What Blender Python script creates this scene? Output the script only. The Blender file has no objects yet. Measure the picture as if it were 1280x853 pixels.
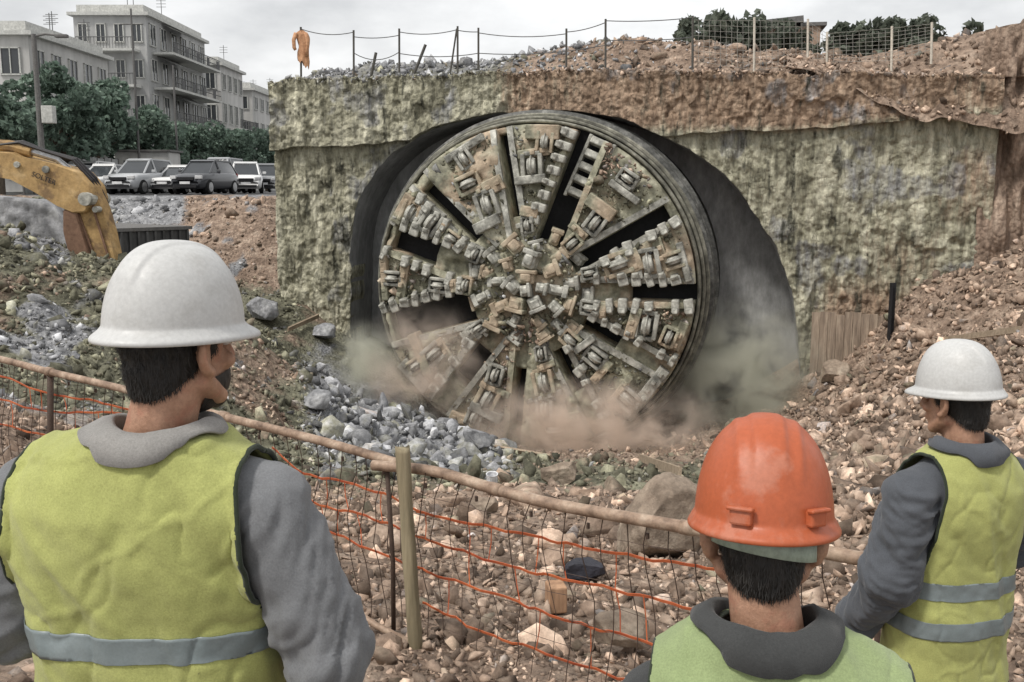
import bpy, bmesh, math, random
import numpy as np
from mathutils import Vector, Matrix

# ------------------------------------------------------------------ camera, world, sun, exposure
SC = bpy.context.scene
COL = SC.collection
R = math.radians
CZ = 2.1                       # camera height above the ground at the fence
PITCH = R(8.75)
FPX = 1244.0
cam_d = bpy.data.cameras.new('camera')
cam = bpy.data.objects.new('camera', cam_d)
COL.objects.link(cam)
cam.location = (0, 0, CZ)
cam.rotation_euler = (R(90) - PITCH, 0, 0)
cam_d.sensor_width = 36.0
cam_d.lens = FPX / 1280 * 36
cam_d.clip_start = 0.05
cam_d.clip_end = 2000
SC.camera = cam
SC.render.resolution_x, SC.render.resolution_y = 1024, 682

SUN_EL, SUN_AZ = R(56), R(232)          # azimuth measured from +Y clockwise: behind the camera, to the left
world = bpy.data.worlds.new('World')
SC.world = world
world.use_nodes = True
wn, wl = world.node_tree.nodes, world.node_tree.links
wn.clear()
w_out = wn.new('ShaderNodeOutputWorld'); w_bg = wn.new('ShaderNodeBackground')
w_bg.inputs['Strength'].default_value = 0.1
w_sky = wn.new('ShaderNodeTexSky'); w_sky.sky_type = 'NISHITA'; w_sky.sun_disc = False
w_sky.sun_elevation = SUN_EL; w_sky.sun_rotation = SUN_AZ
w_sky.dust_density = 4.0; w_sky.air_density = 1.0
w_tc = wn.new('ShaderNodeTexCoord'); w_map = wn.new('ShaderNodeMapping')
w_map.inputs['Scale'].default_value = (1.0, 1.0, 2.4)
w_n = wn.new('ShaderNodeTexNoise'); w_n.inputs['Scale'].default_value = 4.6; w_n.inputs['Detail'].default_value = 7
w_n.inputs['Roughness'].default_value = 0.55
w_r = wn.new('ShaderNodeValToRGB')
w_r.color_ramp.elements[0].position = 0.34; w_r.color_ramp.elements[0].color = (0.60, 0.605, 0.61, 1)
w_r.color_ramp.elements[1].position = 0.64; w_r.color_ramp.elements[1].color = (0.95, 0.95, 0.945, 1)
w_mul = wn.new('ShaderNodeVectorMath'); w_mul.operation = 'SCALE'; w_mul.inputs['Scale'].default_value = 6.3
w_mix = wn.new('ShaderNodeMix'); w_mix.data_type = 'RGBA'; w_mix.inputs['Factor'].default_value = 0.92
wl.new(w_tc.outputs['Generated'], w_map.inputs['Vector']); wl.new(w_map.outputs['Vector'], w_n.inputs['Vector'])
wl.new(w_n.outputs['Fac'], w_r.inputs['Fac']); wl.new(w_r.outputs['Color'], w_mul.inputs[0])
wl.new(w_sky.outputs['Color'], w_mix.inputs[6]); wl.new(w_mul.outputs['Vector'], w_mix.inputs[7])
wl.new(w_mix.outputs[2], w_bg.inputs['Color']); wl.new(w_bg.outputs['Background'], w_out.inputs['Surface'])

sun_d = bpy.data.lights.new('sun', 'SUN')
sun_d.energy = 1.5; sun_d.angle = R(10); sun_d.color = (1.0, 0.965, 0.91)
sun = bpy.data.objects.new('sun', sun_d); COL.objects.link(sun)
_sd = Vector((math.sin(SUN_AZ) * math.cos(SUN_EL), math.cos(SUN_AZ) * math.cos(SUN_EL), math.sin(SUN_EL)))
sun.rotation_euler = _sd.to_track_quat('Z', 'Y').to_euler()
sun.location = _sd * 60

SC.view_settings.view_transform = 'Standard'
SC.view_settings.look = 'None'
SC.view_settings.exposure = 0.92
SC.view_settings.gamma = 1.0
SC.view_settings.use_curve_mapping = False
SC.render.engine = 'CYCLES'
SC.cycles.volume_step_rate = 1.0
SC.cycles.max_bounces = 6
SC.cycles.volume_bounces = 3
SC.cycles.use_denoising = True

# ------------------------------------------------------------------ helpers
rs = np.random.RandomState(11)
rnd = random.Random(5)

def P(px, py, D):
    """world point seen at photo pixel (px, py) at world depth y = D"""
    u = (px - 640) / FPX; v = (426.5 - py) / FPX
    dy = math.cos(PITCH) + v * math.sin(PITCH); dz = -math.sin(PITCH) + v * math.cos(PITCH)
    k = D / dy
    return Vector((u * k, D, CZ + dz * k))

def _hash(ix, iy, iz, seed):
    n = (ix * 374761393 + iy * 668265263 + iz * 1442695041 + seed * 974711) & 0xFFFFFFFF
    n = ((n ^ (n >> 13)) * 1274126177) & 0xFFFFFFFF
    n = ((n ^ (n >> 15)) * 1103515245) & 0xFFFFFFFF
    return ((n ^ (n >> 16)) & 0xFFFF) / 32767.5 - 1.0

def vn(p, seed=0):
    p = np.asarray(p, float)
    i = np.floor(p).astype(np.int64); f = p - i
    f = f * f * f * (f * (f * 6 - 15) + 10)
    x, y, z = i[:, 0], i[:, 1], i[:, 2]
    fx, fy, fz = f[:, 0], f[:, 1], f[:, 2]
    def c(a, b, d): return _hash(x + a, y + b, z + d, seed)
    x00 = c(0, 0, 0) * (1 - fx) + c(1, 0, 0) * fx
    x10 = c(0, 1, 0) * (1 - fx) + c(1, 1, 0) * fx
    x01 = c(0, 0, 1) * (1 - fx) + c(1, 0, 1) * fx
    x11 = c(0, 1, 1) * (1 - fx) + c(1, 1, 1) * fx
    a = x00 * (1 - fy) + x10 * fy; b = x01 * (1 - fy) + x11 * fy
    return a * (1 - fz) + b * fz

def fbm(p, octv=4, seed=0, gain=0.5, lac=2.03):
    p = np.asarray(p, float); s = np.zeros(len(p)); a = 1.0; t = 0.0
    for o in range(octv):
        s += a * vn(p * lac ** o + o * 17.3, seed + o); t += a; a *= gain
    return s / t

def sst(a, b, x):
    t = np.clip((np.asarray(x, float) - a) / (b - a), 0, 1)
    return t * t * (3 - 2 * t)

def np_mesh(name, V, faces, mat=None, parent=None, attrs=None, smooth=False):
    """faces: list of (M,k) int arrays"""
    V = np.asarray(V, np.float32)
    me = bpy.data.meshes.new(name)
    me.vertices.add(len(V)); me.vertices.foreach_set('co', V.ravel())
    fl = [np.asarray(f, np.int32) for f in faces if len(f)]
    loops = np.concatenate([f.ravel() for f in fl])
    tot = np.concatenate([np.full(len(f), f.shape[1], np.int32) for f in fl])
    start = np.concatenate([[0], np.cumsum(tot)[:-1]]).astype(np.int32)
    me.loops.add(len(loops)); me.loops.foreach_set('vertex_index', loops)
    me.polygons.add(len(tot)); me.polygons.foreach_set('loop_start', start)
    try: me.polygons.foreach_set('loop_total', tot)
    except Exception: pass
    me.update(calc_edges=True); me.validate()
    if smooth: me.polygons.foreach_set('use_smooth', np.ones(len(me.polygons), bool))
    for k, v in (attrs or {}).items():
        at = me.attributes.new(k, 'FLOAT', 'POINT'); at.data.foreach_set('value', np.asarray(v, np.float32))
    o = bpy.data.objects.new(name, me); COL.objects.link(o)
    if mat: me.materials.append(mat)
    if parent: o.parent = parent
    return o

def gridf(nr, nc, wrap=False, off=0, flip=False):
    r = np.arange(nr - 1)[:, None]; c = np.arange(nc if wrap else nc - 1)[None, :]
    c1 = (c + 1) % nc
    a = r * nc + c; b = r * nc + c1; d = (r + 1) * nc + c1; e = (r + 1) * nc + c
    q = np.stack(np.broadcast_arrays(a, b, d, e), -1).reshape(-1, 4) + off
    return q[:, ::-1] if flip else q

def vnormals(V, quads):
    n = np.zeros_like(V)
    a, b, c, d = (V[quads[:, i]] for i in range(4))
    fn = np.cross(c - a, d - b)
    for i in range(4): np.add.at(n, quads[:, i], fn)
    return n / (np.linalg.norm(n, axis=1, keepdims=True) + 1e-9)

def tag(o, label=None, cat=None, group=None, kind=None):
    if label: o['label'] = label
    if cat: o['category'] = cat
    if group: o['group'] = group
    if kind: o['kind'] = kind
    return o

def thing(name, label, cat, loc=(0, 0, 0), rz=0, group=None):
    o = bpy.data.objects.new(name, None); COL.objects.link(o)
    o.location = loc; o.rotation_euler = (0, 0, rz); o.empty_display_size = 0.2
    return tag(o, label, cat, group)

def bm_obj(name, bm, mat, parent=None, smooth=False):
    me = bpy.data.meshes.new(name)
    bmesh.ops.recalc_face_normals(bm, faces=bm.faces[:])
    bm.to_mesh(me); bm.free()
    if smooth:
        me.polygons.foreach_set('use_smooth', np.ones(len(me.polygons), bool))
    o = bpy.data.objects.new(name, me); COL.objects.link(o)
    if mat: me.materials.append(mat)
    if parent: o.parent = parent
    return o

def copy_tree(o, parent=None):
    c = o.copy(); COL.objects.link(c)
    if parent: c.parent = parent
    for ch in list(o.children): copy_tree(ch, c)
    return c

def add_box(bm, c, s, rot=None, bevel=0.0):
    """box of full size s centred at c"""
    g = bmesh.ops.create_cube(bm, size=1.0)
    vs = g['verts']
    M = Matrix.Translation(Vector(c)) @ (rot.to_4x4() if rot else Matrix.Identity(4)) @ Matrix.Diagonal((s[0], s[1], s[2], 1))
    if bevel > 0:
        bmesh.ops.transform(bm, matrix=Matrix.Diagonal((s[0], s[1], s[2], 1)), verts=vs)
        ed = list({e for v in vs for e in v.link_edges})
        r = bmesh.ops.bevel(bm, geom=ed, offset=bevel, segments=2, profile=0.5, affect='EDGES')
        vs2 = list({v for f in r['faces'] for v in f.verts} | {v for v in vs if v.is_valid})
        vs2 = list({v for v in vs2} | {v for f in {f for v in vs2 for f in v.link_faces} for v in f.verts})
        M = Matrix.Translation(Vector(c)) @ (rot.to_4x4() if rot else Matrix.Identity(4))
        bmesh.ops.transform(bm, matrix=M, verts=vs2)
        return vs2
    bmesh.ops.transform(bm, matrix=M, verts=vs)
    return vs

def add_tube(bm, pts, r, n=8, caps=True):
    """tube through points; r is a number or a list"""
    pts = [Vector(p) for p in pts]
    rr = r if isinstance(r, (list, tuple)) else [r] * len(pts)
    rings = []
    up = Vector((0, 0, 1))
    for i, p in enumerate(pts):
        t = (pts[min(i + 1, len(pts) - 1)] - pts[max(i - 1, 0)]).normalized()
        ref = up if abs(t.dot(up)) < 0.95 else Vector((1, 0, 0))
        if i and abs(t.dot(_pv)) < 0.95: ref = _pv
        a = t.cross(ref).normalized(); b = a.cross(t).normalized(); _pv = b
        rings.append([bm.verts.new(p + (a * math.cos(2 * math.pi * k / n) + b * math.sin(2 * math.pi * k / n)) * rr[i]) for k in range(n)])
    for q in range(len(rings) - 1):
        for k in range(n):
            bm.faces.new((rings[q][k], rings[q][(k + 1) % n], rings[q + 1][(k + 1) % n], rings[q + 1][k]))
    if caps:
        bm.faces.new(rings[0]); bm.faces.new(rings[-1])

def add_ribbon(bm, pts, w, t, up=Vector((0, 0, 1))):
    """flat strap of width w (along up) and thickness t through points"""
    pts = [Vector(p) for p in pts]; rings = []
    for i, p in enumerate(pts):
        tg = (pts[min(i + 1, len(pts) - 1)] - pts[max(i - 1, 0)]).normalized()
        nrm = tg.cross(up).normalized(); u = nrm.cross(tg).normalized()
        rings.append([bm.verts.new(p + u * a * w / 2 + nrm * b * t / 2) for a, b in ((1, 1), (1, -1), (-1, -1), (-1, 1))])
    for q in range(len(rings) - 1):
        for k in range(4):
            bm.faces.new((rings[q][k], rings[q][(k + 1) % 4], rings[q + 1][(k + 1) % 4], rings[q + 1][k]))
    bm.faces.new(rings[0]); bm.faces.new(rings[-1])

def add_lathe(bm, prof, n=24, M=Matrix.Identity(4)):
    """profile [(r, z)] turned about local z"""
    rings = []
    for r_, z in prof:
        rings.append([bm.verts.new(M @ Vector((r_ * math.cos(2 * math.pi * k / n), r_ * math.sin(2 * math.pi * k / n), z))) for k in range(n)])
    for q in range(len(rings) - 1):
        for k in range(n):
            bm.faces.new((rings[q][k], rings[q][(k + 1) % n], rings[q + 1][(k + 1) % n], rings[q + 1][k]))
    bm.faces.new(rings[0]); bm.faces.new(rings[-1])

def evalmesh(o):
    dg = bpy.context.evaluated_depsgraph_get()
    me = bpy.data.meshes.new_from_object(o.evaluated_get(dg))
    old = o.data; o.modifiers.clear(); o.data = me
    bpy.data.meshes.remove(old)
    return o

# ------------------------------------------------------------------ materials
def pmat(name, cols, scale=2.0, stretch=(1, 1, 1), rough=0.85, metal=0.0, bump=0.5, bdist=0.02, bscale=None,
         spec=0.25, mott=0.35, attrs=(), detail=9, spots=None, tone=None, coat=0.0, bstretch=None, clods=0, rvar=0.0):
    """cols: [(pos, (r,g,b))] ramp over noise; attrs: [(attribute, cols)] mixed on top;
    spots: (colour, scale, threshold, amount) blotches; tone: attribute that scales the colour per stone"""
    m = bpy.data.materials.new(name); m.use_nodes = True
    N, L = m.node_tree.nodes, m.node_tree.links
    b = N['Principled BSDF']
    b.inputs['Roughness'].default_value = rough; b.inputs['Metallic'].default_value = metal
    b.inputs['Specular IOR Level'].default_value = spec
    b.inputs['Coat Weight'].default_value = coat
    tc = N.new('ShaderNodeTexCoord'); mp = N.new('ShaderNodeMapping'); mp.inputs['Scale'].default_value = stretch
    L.new(tc.outputs['Object'], mp.inputs['Vector'])
    def noise(sc, det=9, rgh=0.62, vec=None):
        n = N.new('ShaderNodeTexNoise'); n.inputs['Scale'].default_value = sc; n.inputs['Detail'].default_value = det
        n.inputs['Roughness'].default_value = rgh; L.new(vec or mp.outputs['Vector'], n.inputs['Vector']); return n.outputs['Fac']
    def ramp(fac, cs):
        r = N.new('ShaderNodeValToRGB'); e = r.color_ramp.elements
        while len(e) < len(cs): e.new(0.5)
        for k, (p_, c_) in enumerate(cs): e[k].position = p_; e[k].color = (*c_, 1)
        L.new(fac, r.inputs['Fac']); return r.outputs['Color']
    def mix(f, a, c, mode='MIX'):
        x = N.new('ShaderNodeMix'); x.data_type = 'RGBA'; x.blend_type = mode
        if isinstance(f, float): x.inputs['Factor'].default_value = f
        else: L.new(f, x.inputs['Factor'])
        L.new(a, x.inputs[6]); L.new(c, x.inputs[7]); return x.outputs[2]
    def mrange(v, a, c, d, e):
        r = N.new('ShaderNodeMapRange'); L.new(v, r.inputs[0])
        for k, q in enumerate((a, c, d, e)): r.inputs[k + 1].default_value = q
        return r.outputs[0]
    f1 = noise(scale, detail)
    col = ramp(f1, cols)
    for an, cs in attrs:
        at = N.new('ShaderNodeAttribute'); at.attribute_name = an
        f2 = noise(scale * 2.6)
        add = N.new('ShaderNodeMath'); add.operation = 'MULTIPLY_ADD'; L.new(f2, add.inputs[0]); add.inputs[1].default_value = 0.9
        L.new(at.outputs['Fac'], add.inputs[2])
        fac = mrange(add.outputs[0], 0.72, 1.15, 0, 1)
        col = mix(fac, col, ramp(noise(scale * 1.7), cs))
    if spots:
        sc_, th_, am_ = spots[1:]
        fac = mrange(noise(sc_, 6), th_, th_ + 0.09, 0, am_)
        rgb = N.new('ShaderNodeRGB'); rgb.outputs[0].default_value = (*spots[0], 1)
        col = mix(fac, col, rgb.outputs[0])
    if mott:
        g = ramp(noise((bscale or scale * 6) * 0.7, 6, 0.7), [(0.25, (1 - mott,) * 3), (0.75, (1 + mott,) * 3)])
        col = mix(1.0, col, g, 'MULTIPLY')
    if tone:
        at = N.new('ShaderNodeAttribute'); at.attribute_name = tone
        cx = N.new('ShaderNodeCombineXYZ')
        for k in range(3): L.new(at.outputs['Fac'], cx.inputs[k])
        col = mix(1.0, col, cx.outputs[0], 'MULTIPLY')
    L.new(col, b.inputs['Base Color'])
    if bump:
        bp = N.new('ShaderNodeBump'); bp.inputs['Strength'].default_value = bump; bp.inputs['Distance'].default_value = bdist
        vec = None
        if bstretch:
            mp2 = N.new('ShaderNodeMapping'); mp2.inputs['Scale'].default_value = bstretch
            L.new(tc.outputs['Object'], mp2.inputs['Vector']); vec = mp2.outputs['Vector']
        hsrc = noise(bscale or scale * 6, 8, 0.7, vec)
        if clods:
            vo = N.new('ShaderNodeTexVoronoi'); vo.inputs['Scale'].default_value = clods; vo.inputs['Randomness'].default_value = 1
            wv = N.new('ShaderNodeVectorMath'); wv.operation = 'ADD'; L.new(tc.outputs['Object'], wv.inputs[0])
            wn_ = N.new('ShaderNodeTexNoise'); wn_.inputs['Scale'].default_value = clods * .8; L.new(tc.outputs['Object'], wn_.inputs['Vector'])
            ws_ = N.new('ShaderNodeVectorMath'); ws_.operation = 'SCALE'; ws_.inputs['Scale'].default_value = .9 / clods; L.new(wn_.outputs['Color'], ws_.inputs[0]); L.new(ws_.outputs['Vector'], wv.inputs[1]); L.new(wv.outputs['Vector'], vo.inputs['Vector'])
            ad = N.new('ShaderNodeMath'); ad.operation = 'MULTIPLY_ADD'; L.new(vo.outputs['Distance'], ad.inputs[0]); ad.inputs[1].default_value = -.8; L.new(hsrc, ad.inputs[2]); hsrc = ad.outputs[0]
        if rvar:
            L.new(mrange(noise(scale * 3, 6), .35, .65, rough - rvar, min(1, rough + rvar)), b.inputs['Roughness'])
        L.new(hsrc, bp.inputs['Height']); L.new(bp.outputs['Normal'], b.inputs['Normal'])
    return m

def flat2(c, k=0.75): return [(0.3, tuple(x * k for x in c)), (0.7, c)]

MT = {}
BROWN = [(0.27, (0.115, 0.080, 0.057)), (0.5, (0.28, 0.205, 0.155)), (0.72, (0.49, 0.385, 0.30))]
OLIVE = [(0.27, (0.058, 0.056, 0.038)), (0.5, (0.15, 0.145, 0.102)), (0.72, (0.31, 0.30, 0.215))]
GREY = [(0.25, (0.11, 0.112, 0.118)), (0.5, (0.25, 0.252, 0.26)), (0.75, (0.46, 0.46, 0.46))]
MT['ground'] = pmat('ground_soil', OLIVE, scale=1.4, bump=1.0, bdist=0.07, bscale=13, mott=0.6, clods=11, attrs=(('brown', BROWN), ('grey', GREY)))
MT['stone'] = pmat('rubble_stone', OLIVE, scale=2.5, bump=0.7, bdist=0.015, bscale=26, mott=0.4, attrs=(('brown', BROWN), ('grey', GREY)), tone='tone')
MT['wall'] = pmat('stained_concrete', [(0.28, (0.10, 0.094, 0.066)), (0.45, (0.32, 0.305, 0.222)), (0.66, (0.60, 0.575, 0.445))], scale=2.6, stretch=(1, 1, 0.24),
                  bump=1.0, bdist=0.12, bscale=9, mott=0.65, clods=5, spots=((0.06, 0.06, 0.045), 3.2, 0.57, 0.85), attrs=(('brown', [(0.25, (0.16, 0.11, 0.075)), (0.5, (0.33, 0.235, 0.165)), (0.75, (0.50, 0.38, 0.28))]), ('grey', GREY)), bstretch=(1, 1, 0.7))
MT['lining'] = pmat('dark_tunnel_lining', [(0.3, (0.18, 0.18, 0.18)), (0.7, (0.34, 0.34, 0.335))], scale=0.9, stretch=(1, 1, 0.4), bump=0.4, bscale=8)
MT['head'] = pmat('muddy_steel', [(0.3, (0.11, 0.108, 0.08)), (0.5, (0.31, 0.30, 0.22)), (0.70, (0.56, 0.54, 0.42))], scale=1.9, rough=0.7, bump=0.8, bdist=0.04, bscale=9,
                  mott=0.4, spots=((0.43, 0.305, 0.215), 0.5, 0.50, 0.62), spec=0.3)
MT['steel'] = pmat('worn_steel', [(0.3, (0.10, 0.10, 0.09)), (0.5, (0.30, 0.295, 0.26)), (0.7, (0.58, 0.57, 0.51))], scale=2.6, rough=0.55, metal=0.15, bump=0.6, bdist=0.02, bscale=18, mott=0.4)
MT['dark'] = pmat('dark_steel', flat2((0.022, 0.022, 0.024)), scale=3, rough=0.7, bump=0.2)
MT['earth'] = pmat('brown_earth', BROWN, scale=1.6, stretch=(1, 1, .35), bump=1.0, bdist=0.08, bscale=9, mott=0.6, clods=7)
MT['wood'] = pmat('weathered_timber', [(0.3, (0.10, 0.085, 0.05)), (0.55, (0.24, 0.20, 0.13)), (0.75, (0.36, 0.32, 0.22))], scale=9, stretch=(1, 1, 0.07), bump=0.6, bdist=0.006, bscale=40, bstretch=(1, 1, 0.06), spots=((0.08, 0.12, 0.06), 5, 0.6, 0.6))
MT['pipe'] = pmat('rusty_scaffold_pipe', [(0.3, (0.12, 0.075, 0.05)), (0.5, (0.30, 0.21, 0.15)), (0.72, (0.48, 0.38, 0.29))], scale=8, rough=0.6, metal=0.1, bump=0.4, bdist=0.004, bscale=60, spec=0.4)
MT['wire'] = pmat('rusty_wire', flat2((0.075, 0.05, 0.038)), scale=20, rough=0.7, bump=0)
MT['netting'] = pmat('orange_plastic_net', [(0.35, (0.36, 0.075, 0.035)), (0.65, (0.60, 0.17, 0.065))], scale=5, rough=0.5, bump=0.1, mott=0.2)

# ------------------------------------------------------------------ terrain
_CP = []
def cpx(px, py, D): p = P(px, py, D); _CP.append((p.x, p.y, p.z))
def cxyz(x, y, zr): _CP.append((x, y, CZ + zr))
for t in [(-.6, 1.7, -1.95), (0, 0, -1.95), (.4, 1.6, -2.15), (1.3, 2.9, -2.2), (-2, 0, -1.95), (2, 0, -2.1), (-3, 3, -2.05), (3.5, 2, -2.2), (0, -4, -1.9), (-6, 0, -1.9), (6, -1, -2.0),
          (-3.6, 7, -2.3), (-.45, 4.6, -2.2), (1.2, 3.4, -2.25), (-5.5, 8.5, -2.1),
          (-5.0, 11, -2.75), (-6.3, 14, -2.95), (-9.6, 18, -.62), (-8.9, 18, -1.0), (-7.9, 18, -1.55), (-14, 18, -.4), (-14, 23, -1.0), (-10.5, 22, -1.5), (-8.6, 21, -2.1), (-20, 20, -.3), (-16, 10, -1.2),
          (-7.9, 15.3, -2.5), (-6.4, 15.6, -2.75), (-12, 14, -1.9), (-5, 20, -3.0), (-2.9, 18, -4.6), (-6.2, 19, -1.8), (-4.2, 15, -3.9),
          (-10.8, 30, -3.5), (-8.3, 28, -3.8), (-15, 30, -2.6), (-8.7, 35, -3.7), (-22, 32, -.6), (-22, 44, -.4),
          (0, 7, -2.65), (0, 10, -3.25), (0, 15, -4.46), (0, 20, -5.6), (0, 25, -6.75), (1.2, 27, -7.3), (4, 26.6, -7.0), (2.5, 22, -6.05),
          (-3, 10, -3.2), (-2.8, 13.5, -4.2), (3.6, 10, -2.95), (2.2, 6, -2.4), (7.4, 20, -4.3), (10.3, 20, -3.1), (5, 8, -2.4), (9, 10, -1.9), (13, 16, -1.6), (3.2, 14, -4.2),
          (2, 32, -7.4), (0, 37, -7.4), (6, 34, -7.3), (12, 27, -2.2), (18, 24, -.5)]:
    cxyz(*t)
for t in [(285, 258, 39.5), (325, 262, 39), (245, 266, 40), (285, 335, 36.5), (285, 252, 44), (210, 252, 45), (150, 252, 45), (230, 330, 37), (335, 256, 43), (352, 376, 32), (400, 432, 30), (430, 482, 28), (372, 500, 25), (440, 505, 24.5), (500, 538, 24),
          (600, 560, 24), (560, 562, 27), (1000, 524, 26.8), (1060, 470, 26.9), (1120, 428, 26.8), (1200, 390, 26.3), (1280, 362, 25.5), (1280, 430, 17), (1050, 540, 18), (960, 575, 22)]:
    cpx(*t)
_CP = np.array(_CP); _cs = np.array([1, 1.0])
def _U(r2): return np.where(r2 > 1e-9, r2 * np.log(r2 + 1e-9) * 0.5, 0)
_n = len(_CP)
_K = _U(((_CP[:, None, :2] - _CP[None, :, :2]) ** 2).sum(-1)) + np.eye(_n) * 1.2
_Pm = np.c_[np.ones(_n), _CP[:, :2]]
_W = np.linalg.solve(np.block([[_K, _Pm], [_Pm.T, np.zeros((3, 3))]]), np.r_[_CP[:, 2], np.zeros(3)])

ZST = CZ - 0.32                                  # street level
def base_h(x, y):
    x = np.asarray(x, float).ravel(); y = np.asarray(y, float).ravel()
    xc = np.clip(x, -26, 24); yc = np.clip(y, -6, 46)
    out = np.empty(len(x))
    for i in range(0, len(x), 20000):
        q = np.c_[xc[i:i + 20000], yc[i:i + 20000]]
        out[i:i + 20000] = _U(((q[:, None, :] - _CP[None, :, :2]) ** 2).sum(-1)) @ _W[:_n] + _W[_n] + q @ _W[_n + 1:]
    edge = np.maximum(sst(43.5, 46.5, y), np.maximum(sst(22, 30, -x), sst(20, 30, x)))
    out = np.clip(out, CZ - 7.6, CZ + 1.5)
    return out * (1 - edge) + (ZST - 0.03) * edge

def ground_h(x, y):
    x = np.asarray(x, float).ravel(); y = np.asarray(y, float).ravel()
    h = base_h(x, y)
    p = np.c_[x, y, np.zeros(len(x))]
    far = 1 - np.maximum(sst(44, 47, y), 0)
    amp = (0.04 + 0.30 * sst(5, 16, y)) * far
    h += amp * fbm(p * 0.55, 4, 3) + (0.03 + 0.07 * sst(4, 14, y)) * far * fbm(p * 2.6, 3, 9)
    r = 1 - np.abs(fbm(p * np.array([1.1, 0.8, 1]) + 5, 3, 21))
    h += 0.35 * (r - 0.75) * sst(9, 18, y) * far
    return h
def gh(x, y): return float(ground_h([x], [y])[0])

def soil(x, y, z):
    """brown and grey weights of the soil at a place"""
    x = np.asarray(x); y = np.asarray(y)
    px = 640 + FPX * x / np.maximum(y, .5)
    p = np.c_[x, y, z]
    near = 1 - sst(11.5, 14.5, y + 1.5 * vn(p * 0.4, 4))
    right = sst(860, 980, px)
    face = sst(195, 235, px) * (1 - sst(345, 375, px)) * sst(34, 37, y)
    foot = sst(470, 760, px + 160 * vn(p * .6, 8)) * sst(15, 21, y) * 0.75
    leftpatch = 0.65 * sst(0.1, 0.4, fbm(p * 0.5, 3, 31)) * (px < 460)
    brown = np.maximum.reduce([near, right, face, foot, leftpatch])
    heap = .75 * sst(345, 400, px) * (1 - sst(590, 690, px)) * sst(13.5, 17, y) * (1 - sst(28, 31, y))
    grey = np.maximum(heap, 0.8 * sst(0.15, 0.35, fbm(p * 0.8 + 9, 3, 41)) * (px < 420))
    grey = np.maximum(grey, sst(130, 150, px) * (1 - sst(225, 245, px)) * sst(38, 41, y))
    grey = np.maximum(grey, 0.9 * sst(45, 47, y)) * (1 - near * .8)
    return brown * (1 - heap * .85), np.clip(grey, 0, 1)

nv, nu = 470, 400
tv = np.linspace(0, 1, nv)
Drow = np.where(tv < .9, -6 + 6.5 * (np.exp(tv / .9 * np.log(58 / 6.5 + 0 * tv)) - 1) * 0 + (np.exp(tv / .9 * np.log(60.0)) - 1) * 1.02 - 5, 0)
Drow = -5 + (np.exp(tv / .88 * np.log(26.0)) - 1) * 2.2
Drow[-40:] = np.geomspace(Drow[-41] + 1.5, 900, 40)
uu = np.linspace(-1.25, 1.25, nu); uu = uu * (0.55 + 0.45 * np.abs(uu) / 1.25)
Yg, Ug = np.meshgrid(Drow, uu, indexing='ij')
Xg = Ug * (np.maximum(Yg, 0) + 6.5)
x_, y_ = Xg.ravel(), Yg.ravel()
z_ = ground_h(x_, y_)
br, gr = soil(x_, y_, z_)
np_mesh('ground', np.c_[x_, y_, z_], [gridf(nv, nu)], MT['ground'], attrs={'brown': br, 'grey': gr}, smooth=True)['kind'] = 'structure'

# rubble lying on the ground: too many stones to count, one object per kind of soil
def rock_bases(k, sub, seed):
    r = np.random.RandomState(seed); out = []
    for i in range(k):
        bm = bmesh.new(); bmesh.ops.create_icosphere(bm, subdivisions=sub, radius=1.0)
        v = np.array([q.co[:] for q in bm.verts]); f = np.array([[w.index for w in q.verts] for q in bm.faces]); bm.free()
        for j in range(11):
            d = r.normal(size=3); d /= np.linalg.norm(d); h = r.uniform(.36, .74)
            o = v @ d - h; v = v - np.where(o > 0, o, 0)[:, None] * d
        v *= 1 + .09 * vn(v * 2.3 + i * 9, seed)[:, None]
        out.append((v * np.array([1, r.uniform(.65, .95), r.uniform(.5, .8)]), f))
    return out
def hull_bases(k, npt, seed, bev=0.0):
    r = np.random.RandomState(seed); out = []
    for i in range(k):
        p = r.normal(size=(npt, 3)); p /= np.linalg.norm(p, axis=1, keepdims=True); p *= r.uniform(.6, 1.12, npt)[:, None] * np.array([1.1, r.uniform(.45, .95), r.uniform(.32, .8)])
        bm = bmesh.new(); vs = [bm.verts.new(q) for q in p]
        g = bmesh.ops.convex_hull(bm, input=vs)
        bmesh.ops.delete(bm, geom=[v for v in bm.verts if not v.link_faces], context='VERTS')
        if bev: bmesh.ops.bevel(bm, geom=bm.edges[:], offset=bev, segments=1, affect='EDGES', clamp_overlap=True)
        bmesh.ops.triangulate(bm, faces=bm.faces[:]); bmesh.ops.recalc_face_normals(bm, faces=bm.faces[:]); bm.verts.index_update()
        v = np.array([q.co[:] for q in bm.verts]); f = np.array([[w.index for w in q.verts] for q in bm.faces]); bm.free(); out.append((v, f))
    return out
RB2 = hull_bases(18, 20, 3, .04); RB1 = hull_bases(30, 10, 4)

def rot_mats(n, r):
    q = r.normal(size=(n, 4)); q /= np.linalg.norm(q, axis=1, keepdims=True)
    w, x, y, z = q.T
    return np.stack([1 - 2 * (y * y + z * z), 2 * (x * y - z * w), 2 * (x * z + y * w), 2 * (x * y + z * w), 1 - 2 * (x * x + z * z), 2 * (y * z - x * w),
                     2 * (x * z - y * w), 2 * (y * z + x * w), 1 - 2 * (x * x + y * y)], -1).reshape(-1, 3, 3)

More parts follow.
